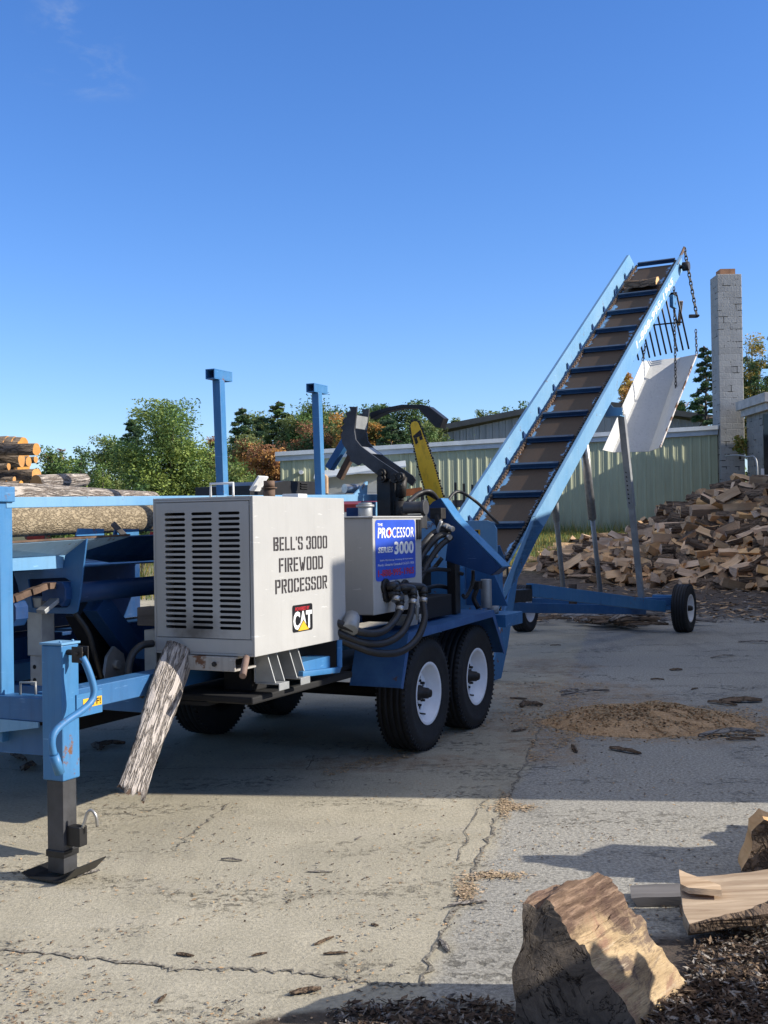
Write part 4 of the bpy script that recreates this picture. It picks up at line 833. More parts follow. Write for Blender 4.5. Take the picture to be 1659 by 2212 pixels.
prop('lift_cylinder', 1262, 960, 13.6, 1297, 1278, 15.0, 1279, 1112, .052, .03, 'steel', 'galv')
prop('prop_tube', 1198, 1085, 12.6, 1217, 1270, 14.6, 1201, 1118, .04, .03, 'galv', 'galv')
q = CV.loc(at(1334, 888, 14.2)); b = MB(); b.span((q.x-.16, q.y-.1, q.z-.07), (q.x+.06, q.y+.1, q.z-.06)); b.plate([q+V(-.16, 0, -.06), q+V(.06, 0, -.06), q+V(.06, 0, .04), q+V(-.05, 0, .05), q+V(-.16, 0, .16)], (0, .01, 0)); b.build('prop_saddle', M['blue_light'], CO, .002)
# ------------------------------------------------------------------ chute and chains hanging from the head
def wc(p): return CV.wld(p)
YT, YB = 17.5, 16.1
ct = [at(1388, 779, YT-.15), at(1409, 779, YT+.15), at(1470, 772, YT+.15), at(1505, 765, YT-.25)]
cb = [at(1302, 972, YB-.15), at(1323, 977, YB+.15), at(1402, 975, YB+.15), at(1426, 966, YB-.25)]
cen = sum((p for p in ct+cb), V(0, 0, 0))/8
CH = empty('deflector_chute', (cen.x, cen.y, cb[1].z)); tag(CH, 'grey white sheet metal chute hanging on chains below the conveyor head', 'chute')
o_ = Vector(CH.location)
for i, nm in enumerate(('side_wing', 'chute_floor', 'side_wing')):
    a, c_, d, e_ = ct[i]-o_, ct[i+1]-o_, cb[i+1]-o_, cb[i]-o_; n = (c_-a).cross(e_-a).normalized()
    b = MB(); b.plate([a, c_, d, e_], n*.006); b.build(nm, M['sheet'], CH)
b = MB(); b.bar(ct[3]-o_, cb[3]-o_, .02, .03); b.build('wing_edge', M['rust_white'], CH, .003)
def chainlink(name, a, c_, label, r=.03, w=.007):
    a, c_ = Vector(a), Vector(c_); d = (c_-a); L = d.length; d.normalize(); n = max(2, int(L/(r*1.75)))
    x = d.orthogonal().normalized(); y = d.cross(x); b = MB()
    for k in range(n):
        p = d*(L*(k+.5)/n); u_ = x if k % 2 else y; l2 = L/n*.5+w*1.3; pts = []
        for j in range(9):
            t = 2*pi*j/8; pts.append(p + d*(cos(t)*l2) + u_*(sin(t)*r*.55))
        b.tube(pts, w, 5, caps=False)
    o = b.build(name, M['chain'], fix=False); o.location = a
    tag(o, label, 'chain'); return o
M['chain'] = plain('chain_steel', (.06, .058, .055), .5, .5, .4, 20)
chainlink('chain', wc(hk), at(1505, 681, 17.3), 'looped upper chain hanging from the rusty arm at the conveyor head tip', .04, .01)
chainlink('chain', at(1503, 712, 17.3), ct[3], 'short chain holding the upper right corner of the grey chute')
chainlink('chain', wc(B(.42, 5.45, -.1)), at(1460, 848, 16.95), 'long middle chain down to the right edge of the grey chute')
chainlink('chain', at(1395, 742, 17.35), ct[0]+V(0, 0, 0), 'short chain holding the upper left corner of the grey chute')
chainlink('chain', at(1341, 858, 16.4), at(1346, 895, 16.6), 'thin short chain beside the conveyor prop saddle', .02, .004)
b = MB(); p = at(1497, 683, 17.3); b.bar(p-V(.06, 0, 0), p+V(.06, 0, 0), .05, .05); b.cyl(p+V(.07, -.05, 0), p+V(.07, .05, 0), .02, 8); o = b.build('chain_hook', M['iron'], bev=.004); tag(o, 'dark chain binder hook at the tip of the tine grate', 'hook')

# ------------------------------------------------------------------ wood pieces
def split_mesh(name, seed, L=None, R=None, mats=None, ang=None):
    """quarter or half log: bark arc, two split faces, sawn ends; axis along y, centred"""
    r = random.Random(seed); L = L or r.uniform(.44, .58); R = R or r.uniform(.10, .165); ang = ang or radians(r.choice((50, 60, 70, 80, 90, 100, 140)))
    na, ns = 6, 7; pr = [(r.uniform(-.01, .01), 0)]
    for k in range(na+1): a = pi/2 - ang/2 + ang*k/na; rr = R*r.uniform(.92, 1.05); pr.append((cos(a)*rr, sin(a)*rr))
    cx_, cz_ = sum(p[0] for p in pr)/len(pr), sum(p[1] for p in pr)/len(pr)
    tw = r.uniform(-.12, .12); bd = r.uniform(-.03, .03); b = MB(); n = len(pr); vs = []
    for j in range(ns+1):
        t = j/ns; y = (t-.5)*L; s_ = 1 + r.uniform(-.05, .05)
        for i, (x, z) in enumerate(pr):
            x, z = (x-cx_)*s_, (z-cz_)*s_; a = tw*(t-.5); jit = r.uniform(-.005, .005)
            vs.append((x*cos(a)-z*sin(a)+jit, y+(r.uniform(-.012, .012) if j in (0, ns) else 0), x*sin(a)+z*cos(a)+bd*sin(pi*t)+jit))
    for j in range(ns):
        for i in range(n):
            q = (j*n+i, j*n+(i+1) % n, (j+1)*n+(i+1) % n, (j+1)*n+i); b.add([], []); b.f.append(q); b.m.append(0 if i in (0, n-1) else 1); b.sm.append(False)
    b.v = vs; b.f.append(tuple(range(n))); b.m.append(2); b.sm.append(False); b.f.append(tuple(ns*n+i for i in reversed(range(n)))); b.m.append(2); b.sm.append(False)
    return b.build(name, mats or [M['split'], M['bark_dark'], M['split_end']])
def log_obj(name, a, c_, r0, r1, bm, em, seed=1, seg=14, rough=.05, label='', cat='log', group=None):
    a, c_ = Vector(a), Vector(c_); r = random.Random(seed); d = c_-a; L = d.length; d.normalize(); x = d.orthogonal().normalized(); y = d.cross(x); n = 22; vs = []
    ph = [r.uniform(0, 6.3) for _ in range(5)]; b = MB()
    for j in range(seg+1):
        t = j/seg; R = r0+(r1-r0)*t
        for k in range(n):
            th = 2*pi*k/n; rr = R*(1 + rough*sin(3*th+ph[0]+t*2) + rough*.6*sin(5*th+ph[1]-t*5) + rough*.6*sin(t*11+ph[2]) + r.uniform(-rough, rough)*.35)
            vs.append(V(cos(th)*rr, sin(th)*rr, L*t))
    b.v = [tuple(v) for v in vs]
    for j in range(seg):
        for k in range(n): b.f.append((j*n+k, j*n+(k+1) % n, (j+1)*n+(k+1) % n, (j+1)*n+k)); b.m.append(0); b.sm.append(True)
    b.f.append(tuple(range(n))); b.m.append(1); b.sm.append(False); b.f.append(tuple(seg*n+k for k in range(n))); b.m.append(1); b.sm.append(False)
    o = b.build(name, [bm, em]); o.rotation_mode = 'QUATERNION'; o.rotation_quaternion = d.to_track_quat('Z', 'Y'); o.location = a
    if label: tag(o, label, cat, group)
    return o
# log in the trough, logs on the deck behind it
log_obj('trough_log', T.wld(T.X(-140, 1131, -.3)), T.wld(T.X(620, 1112, -.3)), .084, .076, M['bark_tan_l'], M['cut_end'], 3, 40, .03, 'long mottled tan log lying in the infeed trough below the blue rail', 'log')
log_obj('deck_log', T.wld(V(-.55, -4.1, 1.70)), T.wld(V(-.45, -1.62, 1.70)), .115, .06, M['bark_pale_l'], M['cut_end'], 8, 30, .07, 'thick pale shaggy barked log lying on the deck behind the blue rail', 'log')
log_obj('deck_log', T.wld(T.X(78, 1043, -.75)), T.wld(T.X(184, 1036, -.75)), .045, .04, M['bark_pale_l'], M['cut_end'], 9, 14, .05, 'thin pale log lying on top of the thick deck log', 'log')
# slab of bark dangling under the engine box
bt, bb_ = T.wld(T.X(392, 1396, .53)), T.wld(T.X(284, 1716, .66)); d = (bb_-bt); L = d.length; d.normalize()
xa = d.cross(V(.42, -.9, .1)).normalized(); ya = xa.cross(d); b = MB(); vs = []; rnd = random.Random(5); nA, nS = 12, 26
for side in (0, 1):
    for j in range(nS+1):
        t = j/nS
        for k in range(nA+1):
            th = radians(-80+160*k/nA); R = (.076 + .01*sin(t*6)) - side*.012 + rnd.uniform(-.003, .003); tt = t*L + (rnd.uniform(-.025, .02) if j == nS else 0)
            vs.append(V(sin(th)*R*1.05, (cos(th)-.5)*R*.5, tt))
m_ = nA+1; o_ = (nS+1)*m_; b.v = [tuple(v) for v in vs]
for j in range(nS):
    for k in range(nA):
        b.f.append((j*m_+k, j*m_+k+1, (j+1)*m_+k+1, (j+1)*m_+k)); b.f.append((o_+j*m_+k, o_+(j+1)*m_+k, o_+(j+1)*m_+k+1, o_+j*m_+k+1)); b.m += [0, 1]; b.sm += [True, True]
    for k in (0, nA): b.f.append((j*m_+k, (j+1)*m_+k, o_+(j+1)*m_+k, o_+j*m_+k)); b.m.append(1); b.sm.append(False)
for k in range(nA):
    for j in (0, nS): b.f.append((j*m_+k, j*m_+k+1, o_+j*m_+k+1, o_+j*m_+k)); b.m.append(1); b.sm.append(False)
o = b.build('bark_slab', [M['bark_slab'], M['rust']]); xa.normalize(); ya.normalize(); o.matrix_world = Matrix(((xa.x, ya.x, d.x, bt.x), (xa.y, ya.y, d.y, bt.y), (xa.z, ya.z, d.z, bt.z), (0, 0, 0, 1))); tag(o, 'long curved slab of grey furrowed bark dangling below the white engine box', 'bark')
# split log riding on the belt, stick caught in the grate, upright pieces by the stake
o = split_mesh('split_log', 71, .48, .1, None, radians(180)); c_ = wc(B(-.0, 5.3, .09)); o.location = c_; o.rotation_euler = (0, radians(15), -CV.ang-pi/2); tag(o, 'half log riding crosswise near the top of the conveyor', 'firewood')
b = MB(); p0, p1 = at(1472, 650, 17.1), at(1466, 703, 17.3); b.bar(p0, p1, .05, .025, up=(0, 1, 0)); o = b.build('wood_sliver', M['fresh'], bev=.006); tag(o, 'pale wood sliver caught in the black tine grate', 'wood sliver')
for (px, pt_, w_, lb) in ((698, 1024, .045, 'tall brown split of wood standing beside the right blue stake'), (691, 1045, .04, 'short pale split of wood leaning at the right blue stake')):
    p = T.wld(T.X(px, 1066, .17)); q = T.wld(T.X(px+(3 if px > 695 else -1), pt_, .17)); b = MB(); b.plate([p+V(-w_*.5, 0, 0), p+V(w_*.6, 0, 0), q+V(w_*.35, 0, -.02), q+V(-w_*.05, 0, 0), p.lerp(q, .5)+V(-w_*.4, 0, 0)], (.01, .04, 0)); o = b.build('wood_split', M['split'], bev=.003); tag(o, lb, 'firewood')
b = MB(); q0, q1 = T.wld(T.Y(712, 1012, .5)), T.wld(T.Y(748, 952, .5)); b.bar(q0, q1, .075, .06); b.bar(q0+V(.08, 0, -.08), q1+V(.06, 0, -.08), .05, .05, mi=1); o = b.build('clamp_brace', [M['blue_mid'], M['rust']], bev=.004); o.parent = PR; o.matrix_parent_inverse = (Matrix.Translation(T.o) @ Matrix.Rotation(-T.ang, 4, 'Z')).inverted()

# ------------------------------------------------------------------ foreground logs
def disp(me, amp, sc, seed=0):
    from mathutils import noise as nz
    for v in me.vertices:
        p = v.co*sc + Vector((seed, seed*.7, 0)); n = Vector((nz.noise(p), nz.noise(p+V(9, 0, 0)), nz.noise(p+V(0, 9, 0))))
        p2 = p*4; n += .35*Vector((nz.noise(p2), nz.noise(p2+V(5, 0, 0)), nz.noise(p2+V(0, 5, 0)))); v.co += n*amp
def A4(x, y): return (987.5+x*.4048, 1728.1+y*.4048)
endp = [(345, 548), (385, 556), (430, 596), (478, 545), (520, 585), (548, 652), (615, 742), (688, 772), (722, 850), (772, 932), (858, 1052), (905, 1130), (960, 1215), (985, 1330), (700, 1400), (430, 1395), (330, 1330), (300, 1200), (298, 1100), (284, 1000), (292, 880), (345, 755), (338, 620)]
rj = random.Random(4); e2 = []
for i, p in enumerate(endp):
    e2.append(p); q = endp[(i+1) % len(endp)]
    if 3 <= i <= 12:
        for t in (.3, .65): e2.append((p[0]+(q[0]-p[0])*t+rj.uniform(-12, 12), p[1]+(q[1]-p[1])*t+rj.uniform(-12, 12)))
nB = len(e2); endp = e2
P0 = [at(*A4(*p), 3.42) for p in endp]
ext = V(.235, .30, -.015)
import bmesh
b = MB(); n = len(P0); NS = 12; rnd = random.Random(2)
for j in range(NS+1):
    t = j/NS; cc = P0[-10].lerp(P0[-8], .5)
    for i, p in enumerate(P0):
        notch = 1 if i in (1, 2, 3) else 0
        q = p + ext*t
        if i == 2: q += V(-.0, 0, .05*min(1, t*2))
        q = cc + ext*t + (q - cc - ext*t)*(1+.03*sin(t*5+i*.3))
        b.v.append(tuple(q))
for j in range(NS):
    for i in range(n):
        b.f.append((j*n+i, j*n+(i+1) % n, (j+1)*n+(i+1) % n, (j+1)*n+i)); b.m.append(1); b.sm.append(True)
b.f.append(tuple(range(n))); b.m.append(0); b.sm.append(False); b.f.append(tuple(NS*n+i for i in range(n))); b.m.append(0); b.sm.append(False)
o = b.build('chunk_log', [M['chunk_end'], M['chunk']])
bm = bmesh.new(); bm.from_mesh(o.data); bmesh.ops.triangulate(bm, faces=[f for f in bm.faces if len(f.verts) > 4]); bmesh.ops.subdivide_edges(bm, edges=bm.edges, cuts=2, use_grid_fill=True); bm.to_mesh(o.data); bm.free()
for v in o.data.vertices: v.co.z = v.co.z
disp(o.data, .008, 14, 1)
md = o.modifiers.new('split', 'EDGE_SPLIT'); md.split_angle = radians(28)
zm = min(v.co.z for v in o.data.vertices); c0 = V(P0[-8].x, P0[-8].y, 0)
for v in o.data.vertices: v.co = V(v.co.x-c0.x, v.co.y-c0.y, max(v.co.z, .0))
o.location = c0; tag(o, 'big debarked log chunk with dark cracked end in the near right foreground', 'log')
def slab(name, pix, Y, dep, th, mats, label, seed, cuts=3, amp=.008):
    P = [at(*A4(*p[:2]), p[2] if len(p) > 2 else Y) for p in pix]; b = MB(); b.plate(P, dep, mi=0, mi_side=1); o = b.build(name, mats)
    bm = bmesh.new(); bm.from_mesh(o.data); bmesh.ops.triangulate(bm, faces=bm.faces); bmesh.ops.subdivide_edges(bm, edges=bm.edges, cuts=cuts, use_grid_fill=True); bm.to_mesh(o.data); bm.free()
    disp(o.data, amp, 7, seed); c0 = V(sum(p.x for p in P)/len(P), Y, 0)
    for v in o.data.vertices: v.co = V(v.co.x-c0.x, v.co.y-c0.y, max(.002, v.co.z))
    o.data.polygons.foreach_set('use_smooth', [True]*len(o.data.polygons)); md = o.modifiers.new('split', 'EDGE_SPLIT'); md.split_angle = radians(38)
    o.location = c0; tag(o, label, 'firewood'); return o
slab('split_log', [(1190, 412, 4.42), (1290, 408, 4.42), (1480, 395, 4.44), (1800, 350, 4.5), (1850, 560, 4.16), (1500, 617, 4.12), (1240, 662, 4.09), (1212, 600, 4.14), (1198, 500, 4.28)], 4.15, (.01, .05, -.06), 0, [M['fresh'], M['fresh']], 'fresh pale split log lying on dark bark at the right edge', 4, 3, .005)
slab('bark_underside', [(1242, 668), (1500, 626), (1850, 570), (1850, 630), (1500, 685), (1247, 714)], 4.085, (.02, .22, -.0), 0, [M['bark_dark'], M['bark_dark']], 'dark bark strip under the fresh pale split log', 6)
slab('wood_curl', [(1188, 402, 4.40), (1225, 420, 4.37), (1410, 490, 4.26), (1415, 515, 4.22), (1330, 508, 4.23), (1235, 500, 4.25), (1196, 480, 4.28)], 4.2, (0, .01, .02), 0, [M['fresh'], M['fresh']], 'curled pale splinter lifting off the fresh split log', 8, 2, .003)
slab('old_split', [(930, 522), (1205, 512), (1208, 598), (1010, 612), (965, 570)], 4.5, (.03, .16, .0), 0, [M['old_wood'], M['old_wood']], 'grey weathered split lying behind the big log chunk', 9, 3, .005)
slab('dark_split', [(1575, 170), (1640, 105), (1700, 130), (1900, 200), (1900, 380), (1515, 385), (1545, 300), (1572, 230)], 4.75, (.05, .2, 0), 0, [M['bark_dark'], M['split']], 'dark upright split with a pale tip at the right edge', 12, 3, .015)

# ------------------------------------------------------------------ firewood heap
def crest(x): return interp(x, [3.2, 4.0, 4.7, 5.6, 6.5, 7.1, 7.7, 8.4, 9.2, 10.2, 12, 14], [0., .2, .4, .6, .85, 1.2, 1.65, 2.05, 2.3, 2.4, 2.5, 2.5])
def yfront(x): return interp(x, [3, 5, 6, 8, 10, 13], [29.6, 27.6, 26.0, 24.2, 22.8, 21.5])
def heap(x, y): return max(0., min(crest(x), (y-yfront(x))*.62, (33.2-y)*.9)) + ground_z(x, y)*.3
core = MB(); hx = np.linspace(3, 14, 34); hy = np.linspace(21, 33.3, 36)
for yv in hy:
    for xv in hx: core.v.append((xv, yv, heap(xv, yv)-.12 + .05*sin(xv*9)*cos(yv*7)))
for j in range(35):
    for i in range(33): core.f.append((j*34+i, j*34+i+1, (j+1)*34+i+1, (j+1)*34+i)); core.m.append(0); core.sm.append(True)
# deeper pieces that show only in the gaps belong to the mass of the heap
rnd = random.Random(21); protos = [split_mesh('split_log', 100+i) for i in range(14)]
def heap_spot(r):
    for _ in range(200):
        x = r.uniform(3.3, 13); yf = yfront(x); y = yf + abs(r.gauss(0, 1))*2.0 + r.uniform(-.25, .5)
        if y < 33 and (x-830*0)/y < .37: return x, y
for i in range(520):
    x, y = heap_spot(rnd); p = protos[rnd.randrange(14)].data; z = heap(x, y)-rnd.uniform(.02, .12)
    R = Euler((rnd.uniform(-.6, .6), rnd.uniform(0, 6.3), rnd.uniform(0, 6.3))).to_matrix(); o_ = len(core.v)
    core.v += [tuple(R @ v.co + V(x, y, z)) for v in p.vertices]
    for f in p.polygons: core.f.append(tuple(o_+k for k in f.vertices)); core.m.append(f.material_index+1); core.sm.append(False)
o = core.build('firewood_heap', [M['bark_dark'], M['split'], M['bark_dark'], M['split_end']], fix=False); tag(o, 'mass of the big heap of split firewood against the green building', 'firewood heap', kind='stuff')
cells = []
gy = 0
for k in range(5000):
    x, y = heap_spot(rnd)
    if all((x-a)**2 + (y-c_)**2 > (.2 + .012*max(0, y-24))**2 for a, c_ in cells): cells.append((x, y))
    if len(cells) >= 296: break
used = set()
for i, (x, y) in enumerate(cells):
    k = rnd.randrange(14); p = protos[k]
    if k in used: o = p.copy(); COL.objects.link(o)
    else: o = p; used.add(k)
    sc_ = rnd.uniform(1.15, 1.5); yaw = pi/2*rnd.choice((1, -1)) + rnd.gauss(0, .65)
    o.location = (x, y, heap(x, y)+rnd.uniform(.02, .1)); o.rotation_euler = (rnd.uniform(-.55, .55), rnd.uniform(0, 6.3), yaw); o.scale = (sc_, sc_*rnd.uniform(.9, 1.1), sc_)
    tag(o, 'split firewood log lying in the big heap by the green building', 'firewood', 'split firewood logs in the big heap')
for k, p in enumerate(protos):
    if k not in used: bpy.data.objects.remove(p)
# ------------------------------------------------------------------ log stack and loose logs on the left
LOGS = [(25, 985, 12, 27), (95, 982, 8, 26), (148, 985, 9, 25), (30, 1015, 14, 26), (45, 1012, 9, 27.5), (88, 1022, 8, 25.5), (118, 1014, 8, 26.5), (140, 1012, 6, 27.5), (36, 1035, 6, 24.5), (25, 1048, 14, 26), (58, 1046, 8, 26.6), (62, 1055, 8, 25.5), (150, 1040, 10, 25.6), (165, 1048, 7, 27), (86, 1064, 8, 24.5), (60, 1066, 8, 24.8)]
ll = ['end one of the top row, flat orange end at the frame edge', 'second log of the top row with a narrow orange end', 'right hand log of the top row with a tall orange end', 'large pale ended log in the second row at the frame edge', 'log in the second row partly behind the pale ended one', 'long dark log with a thin end in the second row', 'log with an oval orange end right in the second row', 'small log end right under the top row', 'small pale round end sticking out at the left', 'broad orange end low at the left of the stack', 'short log with reddish end in the middle of the stack', 'round orange end in the lower left of the stack', 'thick dark log with a split orange end low on the right', 'small orange end at the lower right of the stack', 'log with a pale oval end in the bottom row', 'dark log in the bottom row under the pale oval end']
def zb1(x, y): return (x*.2315, 932.6+y*.2315)
zbl = [(30, 160), (190, 145), (342, 165), (62, 245), (100, 240), (202, 265), (268, 278), (335, 260), (82, 325), (66, 405), (138, 355), (135, 447), (342, 410), (377, 425), (198, 490), (60, 490)]
zr = [(60, 65), (40, 58), (38, 60), (60, 55), (35, 38), (28, 68), (34, 52), (30, 32), (34, 34), (60, 55), (30, 25), (34, 30), (44, 72), (28, 34), (34, 36), (40, 34)]
for i, (px, py) in enumerate(zbl):
    Y = LOGS[i][3]-7; c_ = at(*zb1(px, py), Y); r_ = zr[i][1]*.2315*Y/FPX*.95; dd = V(-1, .26+.1*((i*7) % 5-2)/2, random.Random(i).uniform(-.03, .03)).normalized()
    log_obj('stacked_log', c_ + dd*3.4, c_, r_*1.05, r_, M['bark_dark_l'], M['cut_end'], 30+i, 10, .05, 'left stack: '+ll[i], 'log', 'logs in the tall left stack')
for i, (px, py, rz, Y, lb) in enumerate([(30, 1280, 26, 13, 'dark log with orange end on the ground at the left frame edge'), (26, 1292, 26, 12, 'front dark log with large orange end at the left frame edge'), (265, 1228, 20, 17, 'black barked log with pale end lying on the yard seen under the trough'), (188, 1238, 10, 16.5, 'small log with orange end beside the black barked log'), (206, 1254, 12, 15.5, 'pale barked short log on the yard seen under the trough')]):
    c_ = at(px, py, Y); r_ = rz*.5*Y/FPX*1.0; c_.z = max(c_.z, r_); dd = V(-1, .12, 0).normalized()
    log_obj('loose_log', c_ + dd*(.9 if i > 1 else 2.), c_, r_*1.1, r_, M['bark_dark_l'] if i != 4 else M['bark_pale_l'], M['cut_end'], 60+i, 8, .07, lb, 'log', 'loose logs on the yard at left')
for i in range(15):      # more logs fill the stack behind the front ends
    px, py = (i % 5)*70-60, 190+(i//5)*95; Y = 21.6; c_ = at(*zb1(px, py), Y); dd = V(-1, .08, 0).normalized()
    log_obj('stacked_log', c_ + dd*3.2, c_, .3, .3, M['bark_dark_l'], M['cut_end'], 140+i, 6, .06, 'dark log deep in the left stack, seen only in the gaps', 'log', 'logs deep in the tall left stack')
for i in range(14):      # the stack continues down to the ground behind the deck
    r_ = .16; row = i//7; c_ = V(-6.15-.3*(i % 7)+.15*row, 19.2+.05*i, r_+.3*row); dd = V(-1, .1, 0).normalized()
    if row == 0 or i % 7 < 6: log_obj('stacked_log', c_ + dd*3.2, c_, r_, r_, M['bark_dark_l'], M['cut_end'], 80+i, 6, .05, 'dark barked log at the bottom of the left stack behind the feed deck', 'log', 'bottom logs of the tall left stack')
# ------------------------------------------------------------------ buildings
def metal_wall_mat(name, c, streak=.35):
    k = NT(name); s = k.noise(3, 6, .65, co=k.map((1, 1, .12))); n = k.noise(.8, 5, .6)
    cc = k.mix(k.ramp(s, .45, .75, 0, streak), c, tuple(x*.45 for x in c)); cc = k.mix(k.ramp(n, .4, .7, 0, .3), cc, tuple(min(1, x*1.25) for x in c))
    x, y, z = k.sep(); cc = k.mix(k.math('MULTIPLY', k.ramp(z, .9, .0, 0, .6), k.ramp(s, .3, .6)), cc, (.12, .1, .07)); k.col(cc); return k.fin(.5, 0, .35)
M['green_wall'] = metal_wall_mat('sage_green_sheet_metal', (.41, .43, .28))
M['grey_wall'] = metal_wall_mat('weathered_grey_sheet_metal', (.36, .35, .32), .6)
M['trim'] = plain('pale_metal_trim', (.5, .54, .56), .5, 0, .12, 3)
M['roof_dark'] = plain('dark_roof_metal', (.05, .055, .055), .6, 0, .3, 2)
M['door_white'] = plain('white_overhead_door', (.6, .6, .58), .6, 0, .08, 2)
M['glass'] = plain('dark_glass', (.015, .018, .02), .08, 0, .2)
def ribbed(b, p0, p1, zbot, ztop0, ztop1, pitch=.3, rib=.03, mi=0, ht=.035, nrm=None):
    """corrugated sheet between two ground points, top edge may slope"""
    p0, p1 = Vector(p0), Vector(p1); d = p1-p0; L = d.length; d.normalize(); n = Vector(nrm) if nrm else Vector((d.y, -d.x, 0)); k = int(L/pitch); pr = []
    for i in range(k):
        s_ = i*L/k; pr += [(s_, 0), (s_+.10*pitch, ht), (s_+.22*pitch, ht), (s_+.32*pitch, 0), (s_+.6*pitch, 0), (s_+.63*pitch, ht*.25), (s_+.67*pitch, ht*.25), (s_+.7*pitch, 0)]
    pr.append((L, 0)); o = len(b.v)
    for s_, h in pr:
        q = p0 + d*s_ + n*h; zt = ztop0+(ztop1-ztop0)*s_/L; b.v += [(q.x, q.y, zbot), (q.x, q.y, zt)]
    for i in range(len(pr)-1): b.f.append((o+2*i, o+2*i+2, o+2*i+3, o+2*i+1)); b.m.append(mi); b.sm.append(False)
GB = V(0, 36, 1.05); gbz = GB.z
def lc(p, o): return Vector(p)-Vector(o)
gl, grt = at(612, 990, 36.7), at(1557, 926, 36.0)
WB = empty('metal_building', (gl.x, 36, gbz)); tag(WB, 'long sage green ribbed metal building with white trim behind the firewood heap', 'building')
o_ = Vector(WB.location); zl, zr_ = gl.z-o_.z, grt.z-o_.z
b = MB(); xl, xr_ = 0., grt.x-o_.x
da, db = at(705, 1040, 36.6).x-o_.x, at(862, 1040, 36.5).x-o_.x; zo = at(780, 1022, 36.5).z-o_.z; zof = zl + (zr_-zl)*(db-xl)/(xr_-xl)
zA = zl+(zr_-zl)*da/xr_; zB = zl+(zr_-zl)*db/xr_
yo = lambda q: -.35 + .75*q/xr_
ribbed(b, (xl, yo(xl), 0), (da, yo(da), 0), -.6, zl, zA, .30, ht=.022); ribbed(b, (db, yo(db), 0), (xr_, yo(xr_), 0), -.6, zB, zr_, .30, ht=.022); ribbed(b, (da, yo(da), 0), (db, yo(db), 0), zo, zA, zB, .3, ht=.022)
b.span((xl-.02, -.3, -.6), (xl+.0, 14, zl)); b.build('wall', M['green_wall'], WB, fix=True)
b = MB(); b.plate([(xl-.15, yo(0)-.1, zl-.16), (xr_, yo(xr_)-.1, zr_-.16), (xr_, yo(xr_)-.1, zr_+.0), (xl-.15, yo(0)-.1, zl+.0)], (0, .07, 0)); b.plate([(xl-.15, yo(0)-.18, zl+.001), (xr_, yo(xr_)-.18, zr_+.001), (xr_, yo(xr_)-.18, zr_+.13), (xl-.15, yo(0)-.18, zl+.13)], (0, .2, 0)); b.build('fascia', M['trim'], WB)
b = MB(); b.add([(xl-.15, yo(0)+.02, zl+.12), (xr_, yo(xr_)+.02, zr_+.12), (xr_, 14, zr_+.12), (xl-.15, 14, zl+.12)], [(0, 1, 2, 3)]); b.build('roof', M['roof_dark'], WB)
b = MB(); 
for i in range(5): z0 = zo-.04-(i+1)*.62; b.span((da+.1, yo(db)+.05, z0+.012), (db-.1, yo(db)+.09, z0+.62))
b.build('overhead_door', M['door_white'], WB, .006)
b = MB(); b.plate([(da-.3, -.5, zA-.62), (db+.2, -.3, zB-.42), (db+.2, -1.1, zB-.62), (da-.3, -1.2, zA-.85)], (0, 0, .05)); b.bar((da-.2, -.4, zA-1.9), (da-.2, -1.1, zA-.9), .06, .06); b.build('canopy', M['trim'], WB, .004)
b = MB(); q = at(650, 1020, 35.5)-o_; b.cyl(q, q+V(0, .25, 0), .07, 10); q = at(923, 1023, 35.7)-o_; b.span((q.x-.1, q.y-.1, q.z-.06), (q.x+.1, q.y+.25, q.z+.06)); b.build('wall_lamp', M['white'], WB)
# weathered warehouse beyond
Yw = 62.; e0, e1, pk = at(938, 924, Yw), at(1538, 899, Yw), at(1246, 861, Yw)
WH = empty('grey_warehouse', (e0.x, Yw, 1.12)); tag(WH, 'weathered grey metal warehouse with a low gable roof behind the green building', 'building'); o_ = Vector(WH.location)
b = MB(); wz = e0.z-o_.z-.35; w_ = e1.x-e0.x; pkx = pk.x-e0.x; pz = pk.z-o_.z-.35
ribbed(b, (0.3, 0, 0), (pkx, 0, 0), 0, wz, pz, .35, ht=.05); ribbed(b, (pkx, 0, 0), (w_-.4, 0, 0), 0, pz, e1.z-o_.z-.35, .35, ht=.05)
b.span((.26, .05, 0), (.3, 25, wz)); b.build('wall', M['grey_wall'], WH)
b = MB(); b.plate([(-.3, -.5, wz+.05), (pkx, -.5, pz+.05), (pkx, -.5, pz+.35), (-.3, -.5, wz+.35)], (0, 25, 0)); b.plate([(pkx, -.5, pz+.05), (w_+.1, -.5, e1.z-o_.z-.30), (w_+.1, -.5, e1.z-o_.z), (pkx, -.5, pz+.35)], (0, 25, 0)); b.build('roof', M['roof_dark'], WH)
b = MB(); b.tube(smooth_path([(w_+.05, -.3, e1.z-o_.z-.35), (w_+.05, -.2, e1.z-o_.z-.7), (w_-.3, -.08, e1.z-o_.z-1.), (w_-.3, -.08, 0)], 4), .07, 8); b.tube(smooth_path([(-.2, -.3, wz-.05), (-.2, -.2, wz-.4), (.15, -.08, wz-.7), (.15, -.08, 0)], 4), .07, 8); b.build('downspout', M['trim'], WH)
